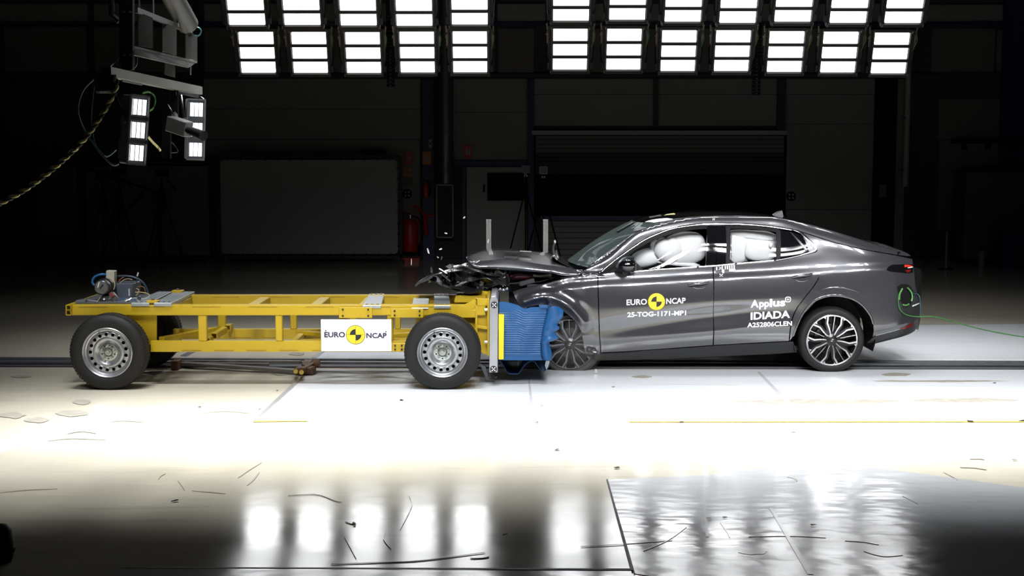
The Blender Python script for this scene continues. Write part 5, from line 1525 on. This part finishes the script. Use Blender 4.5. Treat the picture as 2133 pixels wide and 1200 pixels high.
# --- lettering on the doors
def car_text(parent, txt, px0, py0, px1, hgt_px, m=white_print, bold=.02, py1=None):
    a, b = S(px0, py0), S(px1, py1 if py1 is not None else py0)
    h = a.z - P(px0, py0 + hgt_px, a.y).z
    return decal(parent, 'lettering', txt, a.x, a.z, h, b.x - a.x, 0, m, bold, (b.z - a.z) / (b.x - a.x), lambda x, z: Ysurf(x, z))
car_text(front_door, 'EURO', 1305, 636, 1347.5, 12, py1=634.5)
car_text(front_door, 'NCAP', 1387.5, 633.5, 1428, 12, py1=632)
car_text(front_door, '25-TOG-1171-MP1', 1306.5, 661, 1429, 10.5, bold=.03, py1=657)
c = S(1367.5, 628.5); r = (S(1385, 628).x - S(1350, 628).x) / 2
logo(front_door, c.x, c.z, r, Ysurf)
car_text(rear_door, 'A', 1563.5, 641, 1580, 16, bold=.03, py1=640.3)
car_text(rear_door, 'pp', 1581, 644.8, 1602, 15.5, bold=.035, py1=644)
car_text(rear_door, 'l', 1603, 639.5, 1608, 17, bold=.03)
car_text(rear_door, 'us', 1609.5, 639, 1635.5, 12, bold=.035, py1=638)
car_text(rear_door, 'IDIADA', 1563.5, 666.5, 1645.5, 15.5, bold=.03, py1=662)
car_text(rear_door, 'A252806CLEN', 1556.5, 682.3, 1649.5, 10, bold=.025, py1=678.5)
c = S(1641.3, 623.8); r = S(1647.3, 624).x - c.x
rows = []
for k in range(33):
    a = 2 * math.pi * k / 32
    sq = lambda v: math.copysign(abs(v) ** .7, v)
    dx, dz = sq(math.cos(a)), sq(math.sin(a))
    rows.append([Vector((c.x + dx * r * f, Ysurf(c.x + dx * r * f, c.z + dz * r * f) - .002, c.z + dz * r * f)) for f in (.72, 1.0)])
M().grid(rows).build('plus_ring', white_print, rear_door)
for wx, wz in ((.4, .13), (.13, .4)):
    M().faces([(c.x + sx * r * wx, Ysurf(c.x, c.z) - .003, c.z + sz * r * wz) for sx, sz in ((-1, -1), (1, -1), (1, 1), (-1, 1))], [(0, 1, 2, 3)]).build('plus_mark', white_print, rear_door)
# measuring stickers
def sticker(parent, name, px0, py0, px1, py1, m, off):
    a, b = S(px0, py0), S(px1, py1)
    return M().faces([(x, Ysurf(x, z) - off, z) for x, z in ((a.x, b.z), (b.x, b.z), (b.x, a.z), (a.x, a.z))], [(0, 1, 2, 3)]).build(name, m, parent)
st = skin('bar_sticker', [(1490, 554.5), (1532, 551), (1534, 563), (1521, 569), (1500, 571), (1491, 567)], black_print, rear_door, off=.003, flange=0, far=False, cell=.02)
for x0, x1, y0, y1 in ((1491.5, 1494, 556, 563), (1497, 1499, 555.5, 562), (1503.5, 1506, 554.5, 569), (1506, 1508.5, 561, 569), (1509.5, 1512, 554, 561), (1514, 1516.5, 553.5, 561), (1518.5, 1521, 553, 562), (1523, 1525.5, 552.7, 562), (1527.5, 1530.5, 552.2, 562), (1518.5, 1532, 560.5, 565.5)):
    sticker(rear_door, 'sticker_bar', x0, y0, x1, y1, white_print, .0045)
def target(parent, px, py, rpx):
    c = S(px, py); r = S(px + rpx, py).x - c.x
    M().faces([(c.x + r * math.cos(2 * math.pi * k / 20), Ysurf(c.x, c.z) - .006, c.z + r * math.sin(2 * math.pi * k / 20)) for k in range(20)], [tuple(range(20))]).build('target_disc', black_print, parent)
    for k in range(5):
        a = R(45 + 90 * k); rr = r * .58 if k < 4 else 0
        M().faces([(c.x + rr * math.cos(a) + r * .22 * math.cos(2 * math.pi * j / 8), Ysurf(c.x, c.z) - .0075, c.z + rr * math.sin(a) + r * .22 * math.sin(2 * math.pi * j / 8)) for j in range(8)], [tuple(range(8))]).build('target_dot', white_print, parent)
target(rear_door, 1502, 573.5, 6)
target(rear_door, 1500.5, 558.5, 4)
target(roof_rail, 1486.5, 456.5, 4)
# --- seats and airbags
def bag(name, cx, cy, y, rx, ry, rz, rot=0, m=airbag, f=None, n=(30, 18)):
    c = P(cx, cy, y); k = (y + 12.5) / F
    mb = M().blob((0, 0, 0), (rx * k, ry, rz * k), n[0], n[1], f)
    bmesh.ops.rotate(mb.bm, verts=mb.bm.verts, cent=(0, 0, 0), matrix=Matrix.Rotation(R(rot), 3, 'Y'))
    bmesh.ops.translate(mb.bm, verts=mb.bm.verts, vec=c)
    return mb.build(name, m, car, smooth=80)
def puff(seed, amp=.06, fr=2.0, sq=.75):
    def f(d):
        k = (abs(d.x) ** 3 + abs(d.y) ** 3 + abs(d.z) ** 3) ** (-1 / 3)
        return sq * k + (1 - sq) + amp * noise.noise(d * fr + Vector((seed, 0, 0)))
    return f
yb_ = YC - .52
bag('curtain_airbag', 1427, 517, yb_, 43, .09, 34, -6, f=puff(1, .05, 1.6, .9))
bag('curtain_airbag', 1392, 520, yb_ - .05, 30, .09, 29, 0, f=lambda d: 1 - .22 * math.exp(-((d.x + .1) ** 2) * 14) * max(0, d.z) + .05 * noise.noise(d * 3))
bag('curtain_airbag', 1400, 533, yb_ + .07, 66, .08, 22, -4, f=puff(5, .06, 2, .8))
bag('steering_airbag', 1350, 537, yb_ + .10, 38, .16, 20, -14, f=puff(3, .06, 1.8, .5))
bag('airbag_fold', 1370, 516, yb_ + .0, 12, .05, 18, -38, f=puff(6, .20, 4, .4))
bag('airbag_fold', 1412, 549, yb_ - .01, 46, .06, 6.5, 6, f=puff(9, .12, 4, .4))
bag('curtain_airbag', 1567, 513, yb_, 57, .08, 34, 1, f=puff(12, .03, 1.5, 1.0))
bag('side_airbag', 1583, 522, yb_ - .075, 34, .06, 22, 2, f=puff(15, .05, 1.6, 1.0))
bag('airbag_fold', 1570, 490, yb_ - .05, 52, .05, 9, 6, f=puff(18, .05, 3, .8))
bag('airbag_fold', 1536, 517, yb_ - .05, 20, .05, 32, 0, f=puff(17, .04, 3, 1.0))
bag('airbag_button', 1605.5, 511, yb_ - .14, 4.5, .02, 6, 0)
M().tube(spline([P(a, b, yb_ - .10) for a, b in ((1524, 492), (1523, 512), (1524, 536))], 12), .003, 5).build('airbag_seam', grey_metal, car)
for px, w_ in ((1440, .42), (1590, .40)):
    c = P(px, 560, YC)
    for sg in (-1, 1):
        yy = YC + sg * .37
        M().box(c.x - .3, c.x + .22, yy - .24, yy + .24, .45, .62).build('seat_cushion', seat_m, car, bevel=.05)
        M().prism([(c.x + .10, yy - .23, .6), (c.x + .26, yy - .23, .6), (c.x + .42, yy - .23, 1.2), (c.x + .32, yy - .23, 1.22)], (0, .46, 0)).build('seat_back', seat_m, car, bevel=.04)
        M().box(c.x + .33, c.x + .44, yy - .13, yy + .13, 1.2, 1.34).build('head_restraint', seat_m, car, bevel=.04)
c = P(1265, 560, YC)
M().prism([(c.x - .1, YC - .7, .8), (c.x + .35, YC - .7, .85), (c.x + .3, YC - .7, 1.0), (c.x - .05, YC - .7, 1.02)], (0, 1.4, 0)).build('dashboard', seat_m, car, bevel=.03)
M().lathe([(.17, -.012), (.185, 0), (.17, .012), (.158, 0)], (c.x + .5, YC - .37, .98), 'x', 28, True).build('steering_wheel', satin_black, car, smooth=60)
# things on the roof seen as thin glints
for q, m in (((1352, 449, 1377, 453.5), shard_bright), ((1378, 446, 1405, 450), rope_yellow)):
    a, b = P(q[0], q[3], YC - .1), P(q[2], q[1], YC - .1)
    M().bar(a + Vector((0, 0, .004)), b + Vector((0, 0, .004)), .12, .006).build('roof_tape', m, car)
# windscreen wiper
a, b = P(1274, 488, YC - .2), P(1330, 466, YC - .25)
M().bar(P(1285, 482, YC - .3) + Vector((0, -.02, 0)), P(1318, 463.5, YC - .25) + Vector((0, -.02, 0)), .05, .012).build('sensor_cover', satin_black, car)
# --- wheels
def alloy(px, py, y_face, rt, rr, rot, dusty, name='wheel', flat=0.0, side=1, tilt=0):
    c = P(px, py, y_face)
    w_ = bpy.data.objects.new(name, None); C.objects.link(w_); w_.empty_display_size = .1
    w_.location = c if side > 0 else (c.x, 2 * YC - c.y, c.z)
    w_.rotation_euler = (0, 0, R(tilt) if side > 0 else R(180))
    adopt(w_, car)
    tm = rubber_dusty if dusty else rubber
    mb = M().lathe([(rr - .008, .03), (rr, .008), (rr + .012, .002), (rr + (rt - rr) * .55, -.004), (rt - .016, .008), (rt - .004, .028), (rt, .05), (rt, .185), (rt - .006, .21), (rr + .012, .225), (rr, .215)], (0, 0, 0), 'y', 80)
    if c.z < rt + .02:
        for v in mb.bm.verts:
            if v.co.z < -(c.z - .004): v.co.z = -(c.z - .004)
    ty = mb.build('tyre', tm, w_, local=True, smooth=50)
    mb = M()
    for yy in (.085, .12, .155):
        mb.lathe([(rt + .0005, yy - .004), (rt + .0005, yy + .004)], (0, 0, 0), 'y', 60)
    for v in mb.bm.verts:
        if v.co.z < -(c.z - .003): v.co.z = -(c.z - .003)
    mb.build('tread_groove', black_m, ty, local=True)
    M().lathe([(rr - .002, .016), (rr + .002, .004), (rr - .004, -.001), (rr - .014, .002), (rr - .016, .02)], (0, 0, 0), 'y', 80).build('rim_lip', alloy_face if not dusty else shard_grey, w_, local=True, smooth=40)
    M().lathe([(rr - .016, .012), (rr - .03, .06), (rr - .035, .2)], (0, 0, 0), 'y', 60).build('rim_barrel', alloy_dark, w_, local=True, smooth=40)
    M().lathe([(rr - .03, .14), (.02, .14)], (0, 0, 0), 'y', 40).build('barrel_back', alloy_dark, w_, local=True)
    M().lathe([(.15, .112), (.15, .118), (.07, .118), (.07, .10), (.001, .10)], (0, 0, 0), 'y', 40).build('brake_disc', disc_metal, w_, local=True, smooth=30)
    for k in range(10):
        a = 2 * math.pi * k / 10 + .2
        ra = Vector((math.cos(a), 0, math.sin(a))); ta = Vector((-ra.z, 0, ra.x))
        M().obox(ra * .115 + Vector((0, .108, 0)), ra * .022, ta * .007, Vector((0, .003, 0))).build('brake_fin', disc_metal, w_, local=True)
    sil = alloy_face if not dusty else grey_metal
    for k in range(5):
        a0 = R(90 + 72 * k + rot)
        ax = Vector((math.cos(a0), 0, math.sin(a0))); bx_ = Vector((ax.z, 0, -ax.x))
        def W(u, v, y): return ax * (u * rr) + bx_ * (v * rr) + Vector((0, y, 0))
        def strip(name, pts, wd, y, m, th=.014):
            path = pts
            top = []; bot = []
            n = len(path)
            for i, (u, v) in enumerate(path):
                u0, v0 = path[max(i - 1, 0)]; u1, v1 = path[min(i + 1, n - 1)]
                l = math.hypot(u1 - u0, v1 - v0); nx, ny = -(v1 - v0) / l, (u1 - u0) / l
                w2 = (wd[i] if isinstance(wd, list) else wd) / 2
                yy = y[i] if isinstance(y, list) else y
                top.append((W(u + nx * w2, v + ny * w2, yy), W(u - nx * w2, v - ny * w2, yy)))
                bot.append((W(u + nx * w2 * 1.3, v + ny * w2 * 1.3, yy + th), W(u - nx * w2 * 1.3, v - ny * w2 * 1.3, yy + th)))
            rows = [[b0, a0_, a1, b1] for (a0_, a1), (b0, b1) in zip(top, bot)]
            return M().grid(rows).build(name, m, w_, local=True, smooth=30)
        for s in (1, -1):
            strip('spoke_body', [(.12, .02 * s), (.4, .20 * s), (.64, .30 * s), (.97, .30 * s)], [.2, .12, .12, .14], [.022, .014, .006, .006], alloy_dark, .05)
            strip('spoke_face', [(.19, .075 * s), (.30, .105 * s), (.46, .17 * s), (.64, .265 * s), (.95, .27 * s)], [.025, .04, .05, .06, .065], [.014, .012, .008, .002, .0], sil)
            u1, v1 = (.965, .33 * s); u2, v2 = (.80, .355 * s); u3, v3 = (.885, .48 * s)
            tri = [W(.945, .335 * s, .001), W(.80, .345 * s, .003), W(.865, .475 * s, .001)]
            M().prism(tri, (0, .02, 0)).build('spoke_facet', sil, w_, local=True)
        strip('spoke_blade', [(.33, 0), (.6, 0), (.96, 0)], [.016, .024, .024], [.02, .015, .004], sil)
        strip('spoke_web', [(.15, 0), (.5, 0), (.97, 0)], [.05, .05, .06], [.03, .026, .012], alloy_dark, .04)
    M().lathe([(.001, .004), (.03, .004), (.036, .008), (.06, .016), (.065, .03), (.001, .03)], (0, 0, 0), 'y', 30).build('hub_cap', alloy_dark, w_, local=True, smooth=30)
    for s in (1, -1):
        M().obox((s * .004, .003, .008 * s), (.008, 0, 0), (0, .001, 0), (0, 0, .004)).build('hub_mark', clear_lens, w_, local=True)
    return w_
RW_Y = YC - .925
rear_w = alloy(1733.5, 709, RW_Y, .322, .251, -5.6, False)
alloy(1733.5, 709, RW_Y, .322, .251, -5.6, False, side=-1)
front_w = alloy(1187, 717.5, RW_Y + .10, .315, .251, 2, True, tilt=-6)
alloy(1187, 717.5, RW_Y + .10, .315, .251, 20, True, side=-1)
M().bar(P(1733, 712, 1.2), P(1733, 712, 2.7), .12, .12).build('rear_axle', paint_in, car)
# ---------------------------------------------------------------- crushed nose
ridge = [S(a, b) for a, b in ((1092, 628), (1110, 621), (1128, 617.5), (1150, 620), (1170, 628), (1190, 641), (1206, 656), (1217, 672))]
def seg_d(x, z):
    best = 9
    for a, b in zip(ridge, ridge[1:]):
        dx, dz = b.x - a.x, b.z - a.z
        t = max(0, min(1, ((x - a.x) * dx + (z - a.z) * dz) / (dx * dx + dz * dz)))
        best = min(best, math.hypot(x - a.x - dx * t, z - a.z - dz * t))
    return best
xe = S(1244, 640).x
def Yfender(x, z):
    k = min(1, max(0, (xe - x) / .25)); k = k * k * (3 - 2 * k)
    d = seg_d(x, z)
    y = Ysurf(x, z) - .030 * k * math.exp(-(d / .035) ** 2) + .012 * k * math.exp(-((d - .085) / .04) ** 2)
    y -= .035 * k * (.5 + .5 * math.sin(7 * x - 5 * z)) * .5
    y += .016 * k * noise.noise(Vector((x * 5, z * 7, 3.3)))
    return y
fend = [(1068.5, 607), (1090, 600.5), (1112, 596), (1135, 591), (1160, 584.5), (1186, 578), (1208, 572.5), (1244, 574.5), (1244.5, 600), (1246, 650), (1248, 700), (1250, 737.5), (1219, 741), (1217, 724), (1211, 690), (1203, 676), (1195, 665), (1183, 655), (1170, 646), (1150, 639.5), (1135, 636), (1122, 635), (1105, 638.5), (1087.5, 642), (1080, 632), (1072, 617)]
fender = skin('front_fender', fend, paint, far=True, surf=Yfender, cell=.022, flange=.012)
# the arch liner strip behind the wheel and inner structure
M().grid([[P(a, b, y) for y in (YC - .85, YC - .5)] for a, b in ((1122, 640), (1150, 642), (1175, 650), (1195, 668), (1210, 690), (1217, 724), (1218, 745))]).build('arch_liner', paint_in, car, smooth=60)
M().box(P(1100, 600, 1.5).x, P(1245, 600, 1.5).x, YC - .62, YC + .62, .30, .72).build('engine_bay', paint_in, car)
def rag(name, pts_px, y0, y1, m, seed, amp=.05, nx=10, ny=6, parent=car, smooth=None, thick=.004):
    """crumpled sheet: a top and a bottom pixel line, swept over depth"""
    rows = []
    for j in range(ny + 1):
        y = y0 + (y1 - y0) * j / ny
        sp = spline([P(a, b, y0) for a, b in pts_px], nx)
        rows.append([Vector((p.x + amp * .7 * noise.noise(Vector((p.x * 7, y * 5, seed))), y + amp * .5 * noise.noise(Vector((p.x * 6, y * 4, seed + 9))), p.z + amp * noise.noise(Vector((p.x * 6, y * 5, seed + 5))) + 0.0)) for p in sp])
    o = M().grid(rows).build(name, m, parent, smooth=smooth)
    s = o.modifiers.new('thick', 'SOLIDIFY'); s.thickness = thick
    return o
# bonnet, popped up and bent: near edge, outer crease, inner crown
hn = [(972, 535), (980, 546.5), (992.5, 557.7), (1024, 560), (1056, 562.5), (1085, 564), (1110, 565.7), (1135, 567.5), (1151, 569), (1167, 573), (1185, 574.5), (1205, 572.5), (1212, 566)]
hc = [(973, 533.5), (982, 545), (1000, 543.5), (1030, 541.5), (1060, 541.8), (1090, 545), (1112, 548), (1135, 551.5), (1155, 554), (1172, 557), (1188, 560), (1205, 562), (1213, 562)]
ht = [(974, 533), (984, 529.5), (1000, 526), (1024, 523), (1050, 522.6), (1075, 523), (1100, 524.6), (1120, 526.2), (1140, 528.8), (1158, 537), (1175, 547), (1193, 554.5), (1214, 560)]
yn0, yc0, yt0 = YC - .86, YC - .815, YC - .05
rows = []
sn, sc_, st_ = spline([P(a, b, yn0) for a, b in hn], 48), spline([P(a, b, yc0) for a, b in hc], 48), spline([P(a, b, yt0) for a, b in ht], 48)
for a, b, c_ in zip(sn, sc_, st_):
    row = []
    for t in (0, .33, .66, 1):
        p = a.lerp(b, t); p.y -= .005 * math.sin(math.pi * t); row.append(p)
    for t in (.08, .2, .35, .5, .65, .8, 1):
        p = b.lerp(c_, t); p.z = b.z + (c_.z - b.z) * (1 - (1 - t) ** 1.25); row.append(p)
    mir = [Vector((p.x, 2 * YC - p.y, p.z)) for p in row[::-1]]
    e = mir[-1]
    top_py = proj(c_)[1]
    drop = max(0, e.z - P(proj(e)[0], top_py + 5, e.y).z)
    for p in mir:
        s_ = max(0, (p.y - YC) / (e.y - YC)); p.z -= drop * s_ ** 1.0
    rows.append(row + mir)
bon = M().grid(rows).build('bonnet', paint, car, smooth=40)
s = bon.modifiers.new('thick', 'SOLIDIFY'); s.thickness = .012
for (px, py, w_) in ((1065, 527.5, .07), (1095, 527.5, .06)):
    p = P(px, py, YC - .35)
    M().bar(p + Vector((-w_, 0, .022)), p + Vector((w_, 0, .016)), .08, .004).build('bonnet_sticker', shard_bright if px < 1080 else clear_lens, bon)
# hinge corner and dangling wiper arm
hin = rag('bonnet_hinge', [(1152, 566), (1160, 575), (1172, 581), (1168, 587)], YC - .84, YC - .74, gloss_black, 4, .01, 8, 2)
skin('scuttle_corner', [(1150, 569), (1166, 572), (1190, 574), (1205, 571.5), (1212, 566), (1224, 560), (1246, 569), (1246, 576), (1210, 574), (1190, 580), (1168, 580)], paint, off=-.01, far=True)
M().grid([[P(a, b, y) for y in (YC - .62, YC, YC + .62)] for a, b in ((1150, 535), (1170, 549), (1190, 558), (1226, 562))]).build('scuttle_panel', satin_black, car)
wp = M().tube(spline([P(a, b, YC - .3) for a, b in ((1156, 504), (1152.5, 517), (1155, 530), (1162, 540))], 16), .010, 6).build('wiper_arm', shard_bright, car, smooth=60)
M().tube(spline([P(a, b, YC - .3) for a, b in ((1158.5, 521), (1160, 530), (1164, 537))], 8), .009, 6).build('wiper_link', shard_bright, wp, smooth=60)
M().blob(P(1156, 504, YC - .3), (.012, .012, .02), 8, 6).build('wiper_tip', clear_lens, wp)
M().tube(spline([P(a, b, YC - .3) for a, b in ((1149, 538), (1154, 533), (1160, 542))], 8), .010, 6).build('wiper_link', shard_bright, wp, smooth=60)
# engine bay clutter between bonnet and trolley
rag('slam_panel', [(1000, 560), (1030, 566), (1060, 575), (1100, 575), (1150, 580)], YC - .8, YC + .6, gloss_black, 21, .06, 16, 10)
rag('inner_wing', [(1062, 590), (1100, 588), (1150, 580), (1200, 577)], YC - .78, YC - .3, paint_in, 23, .03, 14, 4)
M().obox(P(1085, 572, YC - .6), (.12, 0, 0), (0, .15, 0), (0, 0, .035)).build('coolant_tank', dark_red, car, bevel=.02)
M().bar(P(1082, 592, YC - .80), P(1113, 584, YC - .78), .05, .045).build('cover_piece', shard_grey, car, bevel=.006)
rag('bumper_skin', [(865, 594), (880, 583), (897, 574), (915, 570), (935, 566), (960, 562)], YC - 1.15, YC - .95, shard_grey, 31, .03, 14, 3)
rag('bumper_skin', [(885, 583), (915, 590), (940, 596), (970, 602), (1000, 606)], YC - 1.2, YC - .7, satin_black, 33, .07, 16, 6)
rag('bumper_skin', [(930, 560), (950, 570), (975, 578), (1000, 584), (1040, 590)], YC - 1.1, YC - .5, satin_black, 35, .08, 16, 6)
rag('bumper_skin', [(925, 575), (932, 590), (945, 603), (968, 612)], YC - 1.2, YC - 1.05, gloss_black, 37, .04, 12, 3)
rag('lamp_panel', [(945, 560), (962, 557), (980, 560), (1005, 566)], YC - 1.0, YC - .6, shard_grey, 39, .05, 12, 4)
rag('wheelhouse_flap', [(1000, 600), (1020, 604), (1045, 602), (1065, 606)], YC - 1.0, YC - .5, gloss_black, 41, .05, 12, 4)
M().bar(P(914, 561, YC - 1.2), P(930, 571, YC - 1.22), .03, .018).build('chrome_strip', chrome, car)
M().bar(P(920, 571, YC - 1.2), P(938, 586, YC - 1.2), .03, .012).build('chrome_strip', shard_grey, car)
M().prism([P(864, 594.5, YC - 1.2), P(866, 592, YC - 1.2), (P(888, 580, YC - 1.2)), P(905, 572, YC - 1.2), P(900, 579, YC - 1.2), P(888, 586, YC - 1.2)], (0, .05, 0)).build('splitter_tip', shard_grey, car)
rn = random.Random(5)
for i in range(44):
    px = rn.uniform(905, 1060); t = (px - 905) / 155
    py = rn.uniform(560 + 8 * (1 - t), 600 + 6 * t)
    s_ = rn.uniform(.012, .05)
    m = rn.choice([gloss_black, satin_black, satin_black, plastic, satin_black, gloss_black, shard_bright if rn.random() < .35 else shard_grey])
    if m is shard_bright: s_ *= .45
    nm = {'gloss_black': 'broken_trim', 'broken_grey': 'broken_bracket'}.get(m.name, 'broken_piece')
    M().shard(P(px, py, YC - rn.uniform(.55, 1.2)), (s_ * rn.uniform(1, 2), s_, s_), rn, .35).build(nm, m, car)
for px, py in ((1029, 603), (1035, 605), (1042, 603.5), (1049, 605), (1056, 602.5), (1036, 609)):
    M().blob(P(px, py, YC - 1.0), (.020, .015, .018), 10, 8).build('lamp_reflector', shard_bright, car, smooth=60)
# sill end and ground-side bits under the front door
for px, py, rr in ((1228, 729, .022), (1236, 731, .02), (1240, 738, .016)):
    M().blob(P(px, py, YC - .93), (rr * 1.4, rr, rr), 12, 8, puff(px, .2, 5, .5)).build('torn_bracket', satin_black, car)
M().bar(P(1236, 733, YC - .97), P(1242, 733.5, YC - .97), .02, .012).build('torn_clip', clear_lens, car)
# radiator pack and front crash beam, pushed back onto the barrier
M().box(P(1060, 650, 1.6).x, P(1090, 650, 1.6).x, YC - .5, YC + .7, .35, .75).build('radiator_pack', paint_in, car)
# ---------------------------------------------------------------- the thin green lead at the tail
def onbody(pts, off):
    out = []
    for a, b in pts:
        if a < 1912:
            q = S(a, b); q.y -= off; out.append(q)
        else:
            out.append(P(a, b, 1.16 + .5 * min(1, (a - 1912) / 200)))
    return out
gl = thing('green_lead', 'thin green lead looped on the car tail and trailing to the right edge', 'cable', S(1890, 640))
pts = [(1879, 600), (1872, 612), (1870, 628), (1874, 645), (1886, 655), (1905, 659), (1925, 659.5), (1945, 660), (1975, 667), (2010, 677), (2050, 687), (2095, 696), (2133, 702), (2200, 712)]
M().tube(spline(onbody(pts, .02), 80), .0055, 6).build('lead', green_cable, gl, smooth=60)
for q in (((1889, 599), (1896, 607), (1899, 618), (1897, 627)), ((1880, 634), (1886, 635.5), (1892, 633)), ((1878, 601), (1873, 612), (1872, 624))):
    M().tube(spline(onbody(q, .022), 14), .009, 6).build('loop', lime_cable, gl, smooth=60)
M().tube(spline(onbody(((1897, 607), (1903, 612), (1910, 612), (1916, 621), (1917.5, 640), (1917, 658)), .015), 24), .004, 6).build('lead', teal_cable, gl, smooth=60)
# ---------------------------------------------------------------- fragments in the air and on the floor
rn = random.Random(21)
AIR = [(857, 546, 'long thin pale splinter flying farthest left above the trolley', (.004, .035), 0, clear_lens), (892, 523, 'forked pale splinter flying above the trolley frame', (.008, .03), 20, clear_lens),
       (918, 519, 'small pale chip flying right of the forked splinter', (.014, .008), 15, clear_lens), (929, 486, 'bright pale chip flying before the vent box', (.014, .007), -15, clear_lens),
       (912, 536, 'dim grey splinter flying under the pale chips, left of its twin', (.016, .006), -50, shard_grey), (920, 538, 'dim grey splinter flying just right of a similar one', (.018, .006), 70, shard_grey),
       (967, 453, 'highest pale flake in the air, before the door frame', (.013, .007), 40, clear_lens), (899, 563, 'curved grey shell flying left of the crushed nose', (.010, .034), 12, shard_grey),
       (974, 554, 'tiny bright bead flying under the bonnet tip', (.007, .007), 0, shard_bright), (895, 587, 'small yellowish chip flying above the trolley deck', (.012, .010), 20, rope_yellow),
       (1017, 502, 'thin pale sliver flying beside the nearer profile post', (.005, .022), -10, clear_lens)]
for px, py, lab, (a, b), ang, m in AIR:
    c = P(px, py, .85)
    t = Vector((math.cos(R(ang)), 0, math.sin(R(ang)))); n = Vector((-t.z, 0, t.x))
    mb = M()
    k = [c - t * a * 1.2 - n * b * .6, c + t * a * .3 - n * b, c + t * a - n * b * .2, c + t * a * .7 + n * b, c - t * a * .4 + n * b * .9, c - t * a + n * b * .1]
    mb.prism([p + Vector((0, rn.uniform(-.004, .004), 0)) for p in k], (0, .006, 0))
    o = mb.build('flying_fragment', m)
    tag(o, lab, 'fragment', 'fragments flying in the air')
FL = [(363, 1044, 'dark blue grey flake lying alone on the beige floor at the lower left', .022), (415, 844 + 4, 'small dark chip on the beige floor left of the white sheet corner', .012),
      (1160, 937, 'dark crumpled flake on the brightest floor below the front wheel', .018), (1286, 975, 'long dark flake on the bright floor above the film seam', .02),
      (838, 834, 'dark dash of plastic on the white sheet below the trolley front wheel', .018), (1117, 881, 'dark scrap on the yellow tape below the barrier', .016),
      (1420, 879, 'dark scrap on the yellow tape below the front door', .016), (2022, 878, 'large dark scrap on the yellow tape near the right edge', .022), (2128, 877, 'dark scrap on the yellow tape at the right edge', .02),
      (1653, 899, 'pale grey scrap on the bright floor under the rear door', .018), (2071, 798, 'black chip on the floor right of the car tail', .014), (1278, 806, 'grey crumb on the floor under the front door', .012),
      (540, 853, 'dark blob on the white sheet edge near its corner', .014), (578, 814, 'dark crumb along the white sheet edge', .012), (1241, 778, 'small pale peg lying upright before the front wheel', .012),
      (1695, 1094, 'brown flake on the rippled film', .016), (2114, 958, 'dark flake on the bright floor at the far right', .016), (1072, 791, 'black dot of rubber on the floor under the barrier', .012),
      (730, 1092, 'brown wood splinter on the shiny floor among the lamp reflections', .022), (1053, 1114, 'dark twisted scrap on the shiny floor left of the film seam', .016),
      (1510, 1078, 'black crumb on the film below the car', .012), (1475, 1080, 'black crumb on the film left of a similar one', .012)]
for px, py, lab, s_ in FL:
    c = PF(px, py, .006)
    mb = M()
    for i in range(10):
        mb.v(c + Vector((rn.uniform(-1, 1) * s_ * 1.4, rn.uniform(-1, 1) * s_, rn.uniform(0, .5) * s_ + (.04 if 'peg' in lab and i % 2 else 0))))
    bmesh.ops.convex_hull(mb.bm, input=mb.bm.verts[:])
    bmesh.ops.delete(mb.bm, geom=[x for x in mb.bm.verts if not x.link_faces], context='VERTS')
    o = mb.build('floor_fragment', clear_lens if 'pale' in lab else (wire_orange if 'brown' in lab else satin_black))
    tag(o, lab, 'fragment', 'fragments lying on the floor')

# ---------------------------------------------------------------- dust raised round the front wheel
dm = bpy.data.materials.new('tyre_dust'); dm.use_nodes = True
nt = dm.node_tree; nt.nodes.remove(nt.nodes['Principled BSDF'])
vs = nt.nodes.new('ShaderNodeVolumeScatter'); vs.inputs['Color'].default_value = (0.62, 0.58, 0.52, 1); vs.inputs['Density'].default_value = 0.8
nt.links.new(vs.outputs[0], nt.nodes['Material Output'].inputs['Volume'])
c = P(1205, 735, .86)
o = M().blob((c.x, .86, .27), (.26, .11, .262), 24, 14, lambda d: 1 + .12 * noise.noise(d * 1.7)).build('dust_cloud', dm, None, smooth=80)
tag(o, 'thin grey dust cloud hanging round the front wheel of the car', 'dust')
o['kind'] = 'stuff'
